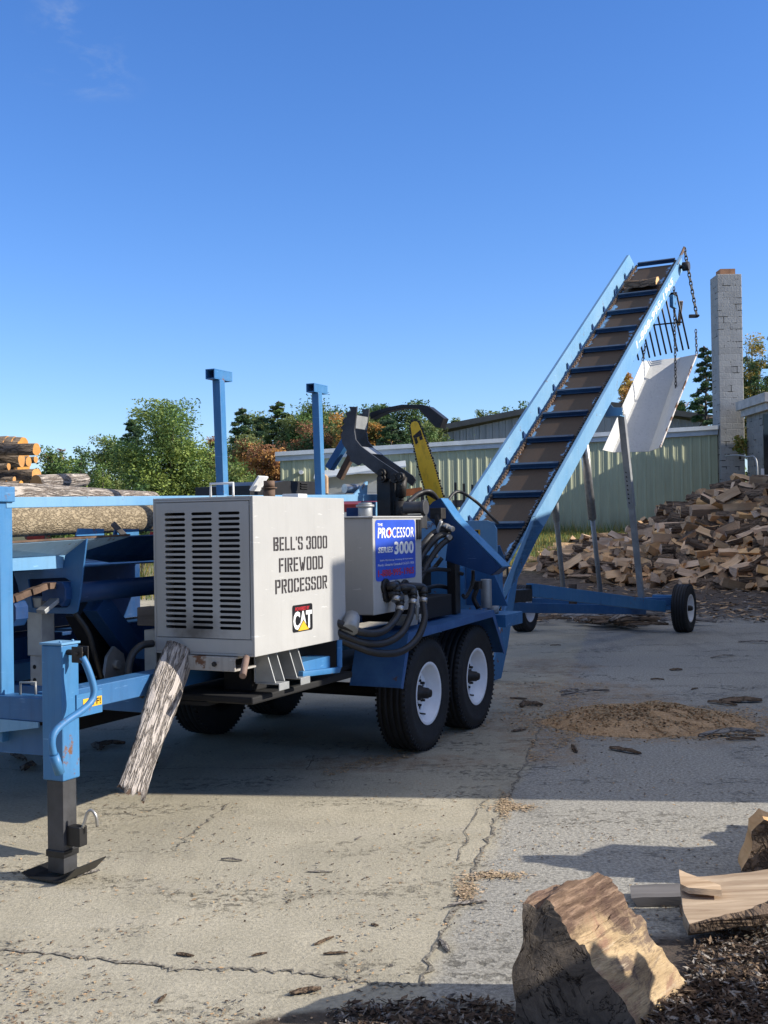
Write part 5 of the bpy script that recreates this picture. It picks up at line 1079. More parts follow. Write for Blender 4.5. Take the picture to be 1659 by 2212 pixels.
# concrete block chimney and block building
def blocks(name, c, bw=.4, bh=.2, wear=.5):
    k = NT(name); x, y, z = k.sep(); cb = k.n.new('ShaderNodeCombineXYZ'); k.l.new(k.math('ADD', x, y), cb.inputs[0]); k.l.new(z, cb.inputs[1])
    br = k.n.new('ShaderNodeTexBrick'); k.l.new(cb.outputs[0], br.inputs['Vector']); br.inputs['Scale'].default_value = 1.; br.inputs['Brick Width'].default_value = bw; br.inputs['Row Height'].default_value = bh; br.inputs['Mortar Size'].default_value = .014; br.inputs['Mortar Smooth'].default_value = .3
    br.inputs['Color1'].default_value = (*c, 1); br.inputs['Color2'].default_value = (*[q*.82 for q in c], 1); br.inputs['Mortar'].default_value = (*[q*.93 for q in c], 1)
    n = k.noise(2.5, 6, .7); cc = k.mix(k.ramp(n, .4, .7, 0, .5), br.outputs[0], tuple(q*1.25 for q in c))
    mk = k.math('MULTIPLY', br.outputs['Fac'], k.ramp(k.noise(2.3, 4, .7), .52, .58)); cc = k.mix(mk, cc, (.02, .02, .02)); cc = k.mix(k.ramp(k.noise(9, 6, .75, co=k.map((1, 1, .3))), .55, .75, 0, wear), cc, tuple(q*.5 for q in c))
    k.col(cc); k.bump(k.math('SUBTRACT', k.noise(18, 5), k.math('MULTIPLY', br.outputs['Fac'], 1.)), .5, .02); return k.fin(.95, 0, .15)
M['block'] = blocks('grey_concrete_block', (.36, .355, .335)); M['block_pale'] = blocks('pale_painted_block', (.27, .26, .24), .4, .2, .8)
c0, c1 = at(1549, 592, 36.2), at(1602, 592, 36.2)
CM = empty('block_chimney', ((c0.x+c1.x)/2, 36.6, 1.0)); tag(CM, 'tall square grey concrete block chimney with a brick flue on top', 'chimney'); cz = c0.z-1.; hw = (c1.x-c0.x)/2
b = MB(); b.span((-hw, -hw, -.3), (hw, hw, cz)); b.build('shaft', M['block'], CM, .02)
b = MB(); 
for a_ in ((-.24, -.24, .24, -.18), (-.24, .18, .24, .24), (-.24, -.18, -.18, .18), (.18, -.18, .24, .18)): b.span((a_[0], a_[1], cz), (a_[2], a_[3], cz+.2))
b.build('flue_liner', plain('orange_flue_clay', (.38, .19, .1), .9, 0, .2), CM)
bc = at(1650, 850, 33.5)
BB = empty('block_building', (bc.x, 33.5, .95)); tag(BB, 'old pale concrete block building with a flat eave at the right edge', 'building'); bz = bc.z-.95
b = MB(); b.span((.15, .1, -.3), (6, .3, bz-.5)); b.span((.15, .3, -.3), (.35, 2.1, bz-.5)); b.build('wall', M['block_pale'], BB)
b = MB(); b.span((-.1, -.35, bz-.28), (6.2, 2.4, bz)); b.span((.0, -.2, bz-.5), (6.1, 2.2, bz-.281)); b.build('roof', M['trim_wood'], BB, .01)
b = MB(); q = at(1646, 1012, 33.5)-Vector(BB.location); b.span((q.x, .06, q.z-.55), (q.x+1.4, .099, q.z)); b.build('board_patch', M['sheet'], BB, .004)
b = MB(); q = at(1644, 960, 33.5)-Vector(BB.location); b.span((q.x+.1, .05, q.z-.9), (q.x+1.5, .099, q.z+.9)); b.build('window', M['glass'], BB)
b = MB(); q = at(1627, 985, 33.5)-Vector(BB.location); b.tube(smooth_path([q+V(-.35, 1.6, .1), q+V(-.2, .9, .08), q+V(-.05, .4, .0), q+V(.1, .02, -.15), q+V(.1, .02, -1.5)], 5), .025, 8); b.build('drain_pipe', M['galv'], BB)
# workshop just outside the frame on the right: its eave and corner throw the big yard shadow
we = V(.2434, .9699, 0); w0 = V(5.54, 5.69, 0)
WS = empty('block_workshop', w0, -atan2(we.x, we.y)); tag(WS, 'long block workshop along the right side of the yard outside the frame', 'building')
b = MB(); b.plate([(0, 0, 0), (7, 1.2, 0), (7, 25, 0), (0, 25, 0)], (0, 0, 4.15)); b.build('wall', M['block_pale'], WS)
b = MB(); b.plate([(-.04, -.0, 4.151), (7.05, 1.2, 4.151), (7.05, 25.05, 4.151), (-.04, 25.05, 4.151)], (0, 0, .149)); b.build('roof', M['roof_dark'], WS)
# unseen barn added behind the camera to block low sky light
BN = empty('sky_block_barn', (-14, -9, 0)); tag(BN, 'unseen timber barn added behind the camera to block sky light', 'building')
b = MB(); b.span((-22, -8, 0), (19, 0, 7.5)); b.build('wall', M['old_wood'], BN)
b = MB(); b.plate([(-22.3, .4, 7.2), (-22.3, -4, 10), (-22.3, -8.4, 7.2)], (41.6, 0, 0)); b.build('roof', M['roof_dark'], BN)
# white box trailer at the far left of the green building
q = at(566, 1040, 52); WT = empty('box_trailer', (q.x, 52, 1.12)); tag(WT, 'white box trailer parked beyond the left end of the green building', 'trailer')
b = MB(); b.span((0, 0, .5), (5.5, 2.4, at(590, 999, 52).z-1.12)); b.build('body', M['white'], WT, .04)
b = MB(); b.span((.5, -.01, 1.55), (1.0, -.002, 1.6)); b.span((1.1, -.01, 1.75), (2., -.002, 1.80)); b.span((1.1, -.01, 1.62), (1.6, -.002, 1.67)); b.build('side_marking', M['galv'], WT)
wheel('wheel', WT, (1.6, .1, .35), .35, .2, .18, 1, radians(90), lugs=False); wheel('wheel', WT, (3.6, .1, .35), .35, .2, .18, 1, radians(90), lugs=False)
# ------------------------------------------------------------------ vehicles
def car(name, loc, yaw, col, label, kind='suv', grp=None):
    root = empty(name, loc, yaw); tag(root, label, 'truck' if kind == 'pickup' else 'car', grp); L, Wd = (5.2 if kind == 'pickup' else 4.7), 1.85
    prof = {'suv': [(-2.3, .35), (2.3, .35), (2.33, .95), (2.2, 1.02), (1.15, 1.1), (.55, 1.66), (-1.9, 1.7), (-2.28, 1.15)],
            'sedan': [(-2.3, .3), (2.3, .3), (2.33, .8), (1.1, .92), (.45, 1.38), (-1.1, 1.4), (-1.9, .98), (-2.3, .92)],
            'pickup': [(-2.6, .5), (2.6, .5), (2.62, 1.05), (1.5, 1.16), (.75, 1.78), (-.6, 1.8), (-.75, 1.18), (-2.6, 1.15)]}[kind]
    b = MB(); b.plate([(-Wd/2, y, z) for y, z in prof], (Wd, 0, 0)); b.build('body', col, root, .07)
    g = MB()
    if kind == 'suv': w = [(.95, 1.12), (.5, 1.58), (-1.8, 1.6), (-2.05, 1.18)]
    elif kind == 'sedan': w = [(.95, .95), (.42, 1.31), (-1.05, 1.33), (-1.7, 1.0)]
    else: w = [(1.25, 1.2), (.72, 1.7), (-.5, 1.72), (-.6, 1.24)]
    for s_ in (-1, 1): g.plate([(s_*(Wd/2+.004), y, z) for y, z in w], (-s_*.02, 0, 0))
    f0, f1 = prof[4 if kind != 'sedan' else 3], prof[5 if kind != 'sedan' else 4]
    if kind == 'pickup': f0, f1 = prof[3], prof[4]
    d = Vector((0, f0[0]-f1[0], f0[1]-f1[1])); n = Vector((0, -d.z, d.y)).normalized(); n = n if n.z > 0 else -n
    A_, B_ = Vector((0, *f0))-d*.08+n*.005, Vector((0, *f1))+d*.08+n*.005; g.plate([A_+V(-.75, 0, 0), A_+V(.75, 0, 0), B_+V(.68, 0, 0), B_+V(-.68, 0, 0)], -n*.01)
    r0, r1 = prof[-1], prof[-2]
    if kind != 'pickup': g.plate([(-.7, r0[0]-.004+.06, r0[1]+.06), (.7, r0[0]-.004+.06, r0[1]+.06), (.62, r1[0]-.06, r1[1]-.08), (-.62, r1[0]-.06, r1[1]-.08)], (0, .02, 0))
    g.build('windows', M['glass'], root)
    for s_ in (-1, 1):
        b = MB(); b.span((s_*.88-.06, -L/2+.02, .85), (s_*.88+.05, -L/2+.14, 1.15)); b.build('tail_light', M['sign_red'], root, .01)
        b = MB(); b.span((s_*.72-.14, L/2-.1, .72), (s_*.72+.14, L/2-.005, .86)); b.build('headlight', M['white'], root, .01)
        for y in (-1.4, 1.45):
            wheel('wheel', root, (s_*.82, y, .34), .34, .22, .2, s_, lugs=False)
        b = MB(); b.span((s_*1.0-.09, .75, 1.12), (s_*1.0+.09, .85, 1.27)); b.build('mirror', M['steel'], root, .02)
    b = MB(); b.span((-.9, -L/2-.06, .45), (.9, -L/2+.0, .62)); b.span((-.9, L/2, .45), (.9, L/2+.07, .62)); b.build('bumpers', M['black'], root, .02)
    return root
cm = lambda n, c: plain(n, c, .25, 0, .05)
q = at(165, 1020, 36); car('parked_car', (q.x+.3, 36.5, 1.1), radians(-35), cm('dark_car_paint', (.02, .024, .03)), 'dark sport utility car with red tail light parked among the bushes', 'suv')
q = at(255, 1020, 36); car('parked_car', (q.x-.2, 38, 1.1), radians(60), cm('silver_car_paint', (.32, .34, .36)), 'silver grey car parked behind the bushes left of the big tree', 'suv')
q = at(268, 1030, 33); car('parked_car', (q.x-.5, 33.3, .95), radians(100), cm('dark_red_car_paint', (.09, .012, .014)), 'dark red low car in front of the silver car', 'sedan')
q = at(905, 1100, 23); car('pickup_truck', (q.x, 24.5, .0), radians(176), cm('cream_truck_paint', (.5, .5, .44)), 'cream pickup truck with green tinted windscreen behind the yellow saw bar', 'pickup')
# slatted rack and red implement behind the saw
q0, q1 = at(985, 1115, 19), at(1030, 1115, 19); RK = empty('slatted_rack', (q0.x, 19, 0)); tag(RK, 'dark slatted rack standing behind the saw beside the conveyor', 'rack'); zt = at(1000, 1042, 19).z; wd_ = q1.x-q0.x+.5
b = MB()
for k in range(7): b.span((k*wd_/6-.018, 0, 0), (k*wd_/6+.018, .04, zt-.02*k+(.35 if k == 4 else 0)))
b.build('upright', M['black'], RK)
b = MB()
for z_ in (.5, .85, 1.2, 1.5, 1.8): b.span((-.05, .041, z_), (wd_+.05, .07, z_+.12))
b.build('slats', M['old_wood'], RK)
q = at(755, 1100, 17); b = MB(); b.span((-.45, -.2, .7), (.6, .4, 1.0)); b.plate([(-.5, -.3, 1.72), (.7, -.3, 1.72), (.7, .4, 1.82), (-.5, .4, 1.82)], (0, 0, .12)); b.span((-.4, -.1, 1.0), (-.3, 0, 1.72)); b.span((.4, -.1, 1.0), (.5, 0, 1.72)); b.span((-.3, -.2, 1.0), (.4, .2, 1.5), 1)
o = b.build('red_implement', [plain('red_enamel', (.2, .015, .012), .5), M['bark_dark']], bev=.01); o.location = (q.x, 17, 0); tag(o, 'red implement carrying bark seen between engine box and blue plate', 'implement')
q0, q1 = at(862, 1066, 21), at(912, 1060, 21); b = MB(); b.bar(V(0, 0, 0), q1-q0, .08, .13); o = b.build('orange_beam', plain('orange_rusty_beam', (.28, .09, .025), .7, 0, .4)); o.location = q0; tag(o, 'rusty orange beam lying across behind the clamp cylinder', 'beam')
b = MB(); b.span((-.03, -.03, 0), (.03, .03, q0.z-.07)); b.span((q1.x-q0.x-.03, -.03, 0), (q1.x-q0.x+.03, .03, q0.z-.03)); p_ = b.build('beam_post', M['iron']); p_.parent = o; p_.location = (0, 0, -q0.z)

# ------------------------------------------------------------------ trees
def leafmat(name, c, var=.5):
    k = NT(name); n = k.noise(.9, 3); n2 = k.noise(7, 2)
    cc = k.mix(k.ramp(n, .35, .65), tuple(x*(1-var) for x in c), tuple(x*(1+var) for x in c)); cc = k.mix(k.ramp(n2, .4, .7, 0, .6), cc, (c[0]*1.4, c[1]*1.35, c[2]*.9)); k.col(cc)
    k.fin(.6, 0, .25); tr = k.n.new('ShaderNodeBsdfTranslucent'); k.l.new(cc, tr.inputs[0]); mx = k.n.new('ShaderNodeMixShader'); mx.inputs[0].default_value = .25
    k.l.new(k.b.outputs[0], mx.inputs[1]); k.l.new(tr.outputs[0], mx.inputs[2]); k.l.new(mx.outputs[0], k.n['Material Output'].inputs[0]); return k.m
LM = {'locust': leafmat('yellow_green_leaves', (0.209, 0.270, 0.068)), 'green': leafmat('green_leaves', (0.108, 0.176, 0.054)), 'dark': leafmat('dark_green_leaves', (0.062, 0.115, 0.049)), 'olive': leafmat('olive_leaves', (0.155, 0.189, 0.068)),
      'red': leafmat('red_brown_leaves', (0.257, 0.128, 0.068)), 'orange': leafmat('orange_leaves', (0.450, 0.243, 0.074)), 'pine': leafmat('pine_needles', (0.074, 0.121, 0.068)), 'gold': leafmat('golden_leaves', (0.378, 0.284, 0.081))}
M['trunk'] = bark('tree_trunk_bark', (.03, .024, .02), (.12, .1, .085), 6, .3, .5, 2)
def tree(px0, px1, pyt, Y, kinds, label, form='round', n=2600, leaf=.17, seed=0, zb=None, name='tree', grp=None):
    r = np.random.RandomState(seed+11); a, c_ = at(px0, 1000, Y), at(px1, 1000, Y); Wd = (c_.x-a.x); cx = (a.x+c_.x)/2; z0 = ground_z(cx, Y) if zb is None else zb; Ht = at((px0+px1)/2, pyt, Y).z - z0; Rx = Wd/2
    root = empty(name, (cx, Y, z0)); tag(root, label, 'tree' if name != 'bush' else 'bush', grp)
    t = MB(); P = [V(0, 0, -.1)]; 
    for i in range(1, 6): P.append(V(r.uniform(-.1, .1)*Rx*.4*i/5, r.uniform(-.1, .1)*Rx*.4, Ht*.82*i/5))
    tr = max(.04, Ht*.018); t.tube(P, [tr*(1-.8*i/5) for i in range(6)], 8)
    cl = []; nb = 26 if form != 'cone' else 54
    for i in range(nb):
        f = (i+.5)/nb
        if form == 'cone':
            zc = Ht*(.12+.86*f); rad = Rx*(1-f)**.65*r.uniform(.75, 1.2)+.15; th = i*2.4+r.uniform(-.3, .3); e_ = V(cos(th)*rad, sin(th)*rad, zc-rad*.15); s_ = V(0, 0, zc)
        elif form == 'shrub':
            th = r.uniform(0, 6.3); zc = Ht*r.uniform(.25, .97); rad = Rx*sqrt(max(.05, 1-(abs(zc/Ht-.45)/.6)**2))*r.uniform(.35, 1.); e_ = V(cos(th)*rad, sin(th)*rad, zc); s_ = V(0, 0, zc*.4)
        else:
            th = i*2.4; zc = Ht*(.34+.62*r.uniform(0, 1)); rad = Rx*sqrt(max(.03, 1-((zc/Ht-.62)/.42)**2))*r.uniform(.45, 1.); e_ = V(cos(th)*rad, sin(th)*rad, zc); s_ = V(0, 0, zc*.62)
        m = s_.lerp(e_, .5)+V(0, 0, .08*Ht*.2); t.tube([s_, m, e_], [tr*.4, tr*.25, tr*.1], 5)
        for k in range(4 if form == 'cone' else 6):
            w = r.uniform(.45, 1.05) if form == 'cone' else r.uniform(.5, 1.08)
            sg = (.11*rad+.05) if form == 'cone' else Rx*.22
            cl.append((s_.lerp(e_, w)+V(*(r.normal(0, 1, 3)*sg*.6)), sg*r.uniform(.5, 1.15)))
    t.build('trunk', M['trunk'], root)
    nc = len(cl); idx = r.randint(0, nc, n); C_ = np.array([c[0][:] for c in cl])[idx]; S_ = np.array([c[1] for c in cl])[idx]
    pos = C_ + np.clip(r.normal(0, 1, (n, 3)), -1.7, 1.7)*S_[:, None]*np.array([1, 1, .75 if form != 'cone' else .35])
    pos[:, 2] = np.clip(pos[:, 2], Ht*.02, Ht*1.03)
    d1 = r.normal(0, 1, (n, 3)); d1[:, 2] *= .6; d1 /= np.linalg.norm(d1, axis=1)[:, None]; d2 = np.cross(d1, r.normal(0, 1, (n, 3))); d2 /= np.linalg.norm(d2, axis=1)[:, None]
    sz = leaf*r.uniform(.55, 1.3, n)[:, None]; d1 = d1*sz; d2 = d2*sz*(.5 if form != 'cone' else .3)
    v = np.stack([pos-d1, pos+d2*.9-d1*.1, pos+d1, pos-d2*.9+d1*.15], 1).reshape(-1, 3); f = np.arange(4*n).reshape(-1, 4)
    me = bpy.data.meshes.new('crown'); me.from_pydata(v.tolist(), [], f.tolist())
    for kd in kinds: me.materials.append(LM[kd])
    ck = r.randint(0, len(kinds), nc); me.polygons.foreach_set('material_index', ck[idx].astype(np.int32)); me.update()
    o = bpy.data.objects.new('crown', me); COL.objects.link(o); o.parent = root; return root
TG = 'trees behind the yard'
tree(272, 470, 878, 33, ['locust', 'green', 'locust', 'green'], 'feathery yellow green tree standing alone left of the blue stakes', 'round', 36000, .05, 1)
tree(80, 178, 962, 30, ['green', 'locust', 'dark'], 'loose green bush right of the log stack', 'shrub', 12000, .045, 2, name='bush')
tree(180, 285, 942, 44, ['green', 'olive'], 'small rounded green tree behind the parked cars', 'round', 14000, .06, 3)
tree(185, 258, 1004, 31, ['locust', 'green'], 'low pale bush in front of the silver car', 'shrub', 5000, .042, 4, name='bush')
tree(280, 330, 1045, 29, ['green', 'dark'], 'low green bush at the foot of the feathery tree', 'shrub', 1200, .07, 5, name='bush')
for i, (x0, x1, yt, Y, kd, fm, lb) in enumerate([(90, 150, 966, 90, ['green', 'red'], 'shrub', 'far low tree at the left horizon with reddish leaves'), (135, 205, 962, 95, ['green', 'dark'], 'shrub', 'far low green tree on the left horizon'),
   (255, 320, 902, 52, ['dark', 'pine'], 'cone', 'dark evergreen half hidden left of the feathery tree'), (432, 500, 935, 46, ['red', 'olive'], 'round', 'reddish tree just right of the feathery tree'),
   (488, 560, 876, 62, ['pine', 'olive', 'dark'], 'cone', 'bristly dark pine right of the left blue stake'), (530, 600, 895, 66, ['pine', 'olive'], 'cone', 'second bristly pine between the two blue stakes'), (556, 650, 862, 60, ['olive', 'green', 'pine'], 'cone', 'tall olive conifer between the blue stakes'),
   (490, 570, 945, 50, ['red', 'orange', 'olive'], 'round', 'red brown tree at the foot of the bristly pine'), (545, 625, 968, 48, ['red', 'orange'], 'round', 'rusty red tree above the white box trailer'), (455, 545, 985, 40, ['green', 'olive', 'locust'], 'shrub', 'green thicket beside the left blue stake'), (520, 600, 1030, 34, ['green', 'locust'], 'shrub', 'low green growth behind the engine box'),
   (612, 690, 880, 58, ['green', 'olive'], 'round', 'green tree left of the right blue stake'), (660, 775, 862, 60, ['olive', 'green', 'dark'], 'round', 'broad olive tree behind the right blue stake'), (640, 740, 920, 56, ['dark', 'red'], 'round', 'dark low tree above the left end of the green building'), (722, 775, 893, 54, ['orange', 'gold', 'olive'], 'round', 'orange tree behind the toothed clamp'),
   (795, 870, 856, 62, ['green', 'dark'], 'round', 'green tree above the clamp spacer'), (770, 840, 895, 55, ['orange', 'olive'], 'round', 'small orange tree right of the toothed clamp'), (862, 955, 855, 61, ['green', 'dark', 'olive'], 'round', 'green tree under the black clamp arm'), (790, 900, 900, 53, ['pine', 'dark'], 'cone', 'dense dark pine between clamp and saw bar'), (845, 940, 915, 56, ['green', 'olive', 'dark'], 'round', 'low olive tree left of the grey warehouse'),
   (955, 1000, 901, 95, ['green', 'olive'], 'round', 'small far tree at the left roof end of the warehouse'), (1020, 1085, 880, 95, ['green', 'olive'], 'round', 'small far tree above the warehouse roof'), (1085, 1155, 855, 92, ['green', 'dark'], 'round', 'taller far tree touching the conveyor above the warehouse'),
   (1325, 1400, 800, 75, ['gold', 'olive', 'orange'], 'round', 'golden tree between conveyor and chute'), (1452, 1530, 858, 70, ['green', 'dark', 'red'], 'round', 'dark mixed tree right of the chute'), (1475, 1580, 742, 58, ['pine', 'dark'], 'cone', 'tall spreading pine left of the block chimney'),
   (1590, 1680, 722, 56, ['olive', 'gold', 'dark'], 'round', 'olive gold tree right of the block chimney'), (1630, 1740, 705, 60, ['pine', 'dark'], 'cone', 'dark pine at the right edge above the block building'), (1440, 1500, 900, 66, ['dark', 'green'], 'shrub', 'low dark growth behind the chute edge')]):
    wd = (x1-x0)*.16 if 480 < x0 < 930 else 0
    tree(x0-wd, x1+wd, yt, Y, kd, lb, fm, 24000 if Y < 80 else 7000, .066*Y/50*(1.3 if fm == 'cone' else 1.), 20+i)
tree(490, 640, 893, 72, ['olive', 'green', 'dark'], 'broad olive tree behind the pines between the stakes', 'round', 22000, .1, 91)
tree(585, 730, 884, 74, ['green', 'olive'], 'broad green tree behind the right stake, farther back', 'round', 22000, .1, 92)
tree(700, 850, 880, 76, ['dark', 'green', 'olive'], 'broad dark green tree farther back behind the clamp', 'round', 20000, .1, 93)
tree(1012, 1042, 942, 45, ['green'], 'tiny bush showing above the green building roof edge', 'shrub', 300, .08, 70, name='bush', zb=2.)
tree(1585, 1613, 942, 35.6, ['gold', 'locust'], 'yellow creeper clinging to the lower block chimney', 'shrub', 700, .06, 71, name='bush', zb=at(1600, 985, 35.6).z)
# far wood closing the horizon
fw = MB(); r = np.random.RandomState(5)
for i in range(9000):
    x = r.uniform(-75, 90); y = r.uniform(100, 125); h = 3.2+1.6*sin(x*.21)+1.2*sin(x*.53+1); z = 1.1+abs(r.uniform(0, 1))*h; d = V(*r.normal(0, 1, 3)).normalized(); e_ = d.cross(V(*r.normal(0, 1, 3))).normalized(); s_ = r.uniform(.25, .5); p = V(x, y, z)
    fw.add([p-d*s_, p+e_*s_*.6, p+d*s_, p-e_*s_*.6], [(0, 1, 2, 3)], int(r.randint(0, 3)))
o = fw.build('far_wood', [LM['green'], LM['dark'], LM['olive']], fix=False); tag(o, 'low far wood along the horizon behind all the trees', 'woods', kind='stuff')
# ------------------------------------------------------------------ grass, sawdust, chips, litter
def scatter_quads(n, f, s0, s1, seed, flat=.9, mats=1, asp=.5):
    r = np.random.RandomState(seed); b = MB()
    for i in range(n):
        p = f(r)
        if p is None: continue
        s_ = r.uniform(s0, s1); a = r.uniform(0, 6.3); d = V(cos(a), sin(a), r.uniform(-1, 1)*(1-flat)); n_ = V(r.normal(0, 1-flat), r.normal(0, 1-flat), 1).normalized(); e_ = n_.cross(d).normalized()*asp; p = V(*p)
        b.add([p-d*s_-e_*s_*.6, p+e_*s_*.9-d*s_*.2, p+d*s_+e_*s_*.2, p-e_*s_+d*s_*.3], [(0, 1, 2, 3)], int(r.randint(0, mats)))
    return b
gr = MB(); r = np.random.RandomState(8)
def blade(x, y, h):
    z = ground_z(x, y); a = r.uniform(0, 6.3); w = r.uniform(.006, .014); l = h*r.uniform(-.4, .4); d = V(cos(a)*w, sin(a)*w, 0); p = V(x, y, z); t = p+V(l, r.uniform(-.3, .3)*h, h); gr.add([p-d, p+d, t], [(0, 1, 2)], int(r.randint(0, 3)))
for i in range(14000):
    x = r.uniform(2, 8.5); y = r.uniform(29.5, 35.8); blade(x, y, r.uniform(.06, .2) if y < 35 else r.uniform(.15, .5))
for i in range(5000): blade(r.uniform(-9.5, -4), r.uniform(24, 33), r.uniform(.15, .5))
o = gr.build('grass', [LM['olive'], LM['gold'], LM['green']], fix=False); tag(o, 'thin dry grass along the foot of the green building and by the bushes', 'grass', kind='stuff')
def sawmat(name, a, c_):
    k = NT(name); n = k.noise(60, 5, .75); k.col(k.mix(k.ramp(n, .3, .7), a, c_)); k.bump(n, .8, .015); return k.fin(.95, 0, .1)
M['saw1'] = sawmat('brown_sawdust', (.38, .225, .11), (.72, .5, .3)); M['saw2'] = sawmat('pale_sawdust', (.3, .22, .13), (.55, .43, .28))
sc0 = gnd(1395, 1560); sd_ = MB(); nx_, ny_ = 60, 36; rx, ry = .78, .62
from mathutils import noise as nz
def sdz(x, y):
    u_, v_ = x/rx, y/ry; q = 1-u_*u_-v_*v_
    return max(0, q)**.8*.11*(1+.35*nz.noise(V(x*2.5, y*2.5, 0))) + (.035*max(0, q)*nz.noise(V(x*8, y*8, 3)))
for j in range(ny_+1):
    for i in range(nx_+1): x, y = (i/nx_*2-1)*rx*1.02, (j/ny_*2-1)*ry*1.02; sd_.v.append((x+.12*nz.noise(V(x*2, y*2, 7))+.06*nz.noise(V(x*7, y*7, 2)), y+.2*nz.noise(V(x*2, y*2, 1))+.07*nz.noise(V(x*7, y*7, 5)), sdz(x, y)-.004))
for j in range(ny_):
    for i in range(nx_): sd_.f.append((j*(nx_+1)+i, j*(nx_+1)+i+1, (j+1)*(nx_+1)+i+1, (j+1)*(nx_+1)+i)); sd_.m.append(0); sd_.sm.append(True)
r9 = np.random.RandomState(4)
for i in range(7000):
    x, y = r9.normal(0, .5)*rx, r9.normal(0, .48)*ry; z = sdz(x, y)+.004; s_ = r9.uniform(.006, .018); a = r9.uniform(0, 6.3); d = V(cos(a), sin(a), r9.uniform(-.5, .5))*s_; e_ = V(-sin(a), cos(a), r9.uniform(-.6, .6))*s_*.5; p = V(x, y, z)
    sd_.add([p-d, p+e_, p+d, p-e_], [(0, 1, 2, 3)], int(r9.randint(0, 2)))
o = sd_.build('sawdust_pile', [M['saw1'], M['saw2']], fix=False); o.location = (sc0.x, sc0.y, 0); tag(o, 'low brown pile of sawdust and shavings on the shaded concrete', 'sawdust', kind='stuff')
def inpoly(p, poly):
    c_ = False; n_ = len(poly)
    for i in range(n_):
        a, b_ = poly[i], poly[i-1]
        if (a[1] > p[1]) != (b_[1] > p[1]) and p[0] < (b_[0]-a[0])*(p[1]-a[1])/(b_[1]-a[1])+a[0]: c_ = not c_
    return c_
spread = [(1060, 1482), (1180, 1470), (1320, 1478), (1300, 1520), (1590, 1525), (1659, 1530), (1700, 1590), (1500, 1600), (1260, 1590), (1180, 1640), (1140, 1650), (1150, 1580), (1080, 1560), (1010, 1578), (880, 1640), (700, 1680), (690, 1668), (820, 1630), (960, 1575), (1065, 1550)]
def f_sp(r):
    p = (r.uniform(680, 1700), r.uniform(1465, 1690))
    if not inpoly(p, spread) or nz.noise(V(p[0]*.02, p[1]*.04, 0))+r.uniform(-.5, .6) < -.05: return None
    q = gnd(*p); return (q.x, q.y, .004+r.uniform(0, .006))
b = scatter_quads(26000, f_sp, .006, .017, 31, .8, 3); o = b.build('sawdust_scatter', [M['saw1'], M['saw2'], M['saw1']], fix=False); tag(o, 'thin scatter of sawdust chips around the trailer wheels', 'sawdust', kind='stuff')
def f_strip(r):
    k = r.randint(0, 4); c_ = [(1105, 1745), (1075, 1893), (1090, 1740), (1010, 1925)][k]; w = [(62, 9), (62, 9), (16, 30), (30, 30)][k]
    q = gnd(c_[0]+r.normal(0, .45)*w[0], c_[1]+r.normal(0, .5)*w[1]); return (q.x, q.y, .004+r.uniform(0, .004))
b = scatter_quads(1500, f_strip, .005, .013, 32, .8, 2); o = b.build('wood_chips', [M['saw2'], M['fresh']], fix=False); tag(o, 'pale wood chips lying in strips along the concrete joint', 'wood chips', kind='stuff')
def f_yard(r):
    y = 1160 + 1090*r.uniform(0, 1)**.9; q = gnd(r.uniform(-60, 1720), max(y, 1290))
    if nz.noise(V(q.x*1.1, q.y*1.9, 4))*1.3 + nz.noise(V(q.x*4, q.y*4, 2))*.7 + r.uniform(-.6, .35) < 0: return None
    return (q.x, q.y, .003+r.uniform(0, .004))
b = scatter_quads(16000, f_yard, .003, .012, 33, .8, 5); o = b.build('yard_litter', [M['saw2'], M['bark_dark'], M['bark_grey'], M['bark_dark'], M['saw1']], fix=False); tag(o, 'fine crumbs of wood and bark strewn over the concrete yard', 'litter', kind='stuff')
def f_far(r):
    q = gnd(r.uniform(1050, 1720), r.uniform(1255, 1345)); return (q.x, q.y, .01+r.uniform(0, .03)) if r.uniform() < .9 else None
b = scatter_quads(2600, f_far, .03, .13, 34, .75, 3, .25); o = b.build('bark_litter', [M['bark_dark'], M['bark_grey'], M['saw1']], fix=False); tag(o, 'bark litter carpeting the earth in front of the heap', 'bark litter', kind='stuff')
# dark mulch of rotten bark in the near right corner
mul = [(1400, 2212), (1480, 2120), (1500, 2050), (1560, 2020), (1720, 2010), (1760, 2300), (1060, 2320), (1080, 2215), (780, 2250), (700, 2195), (770, 2168), (1000, 2160), (1110, 2172), (1115, 2212)]
def f_mul(r):
    p = (r.uniform(690, 1760), r.uniform(2005, 2320))
    if not inpoly(p, mul): return None
    q = gnd(*p); dens = 1. if p[0] > 1380 else .5
    if r.uniform() > dens: return None
    return (q.x, q.y, r.uniform(.004, .03 if p[0] > 1380 else .018))
b = scatter_quads(24000, f_mul, .005, .024, 35, .5, 4, .3); o = b.build('bark_mulch', [M['bark_dark'], M['mulch'], M['mulch'], M['bark_grey']], fix=False); tag(o, 'dark rotten bark mulch around the foreground logs', 'mulch', kind='stuff')
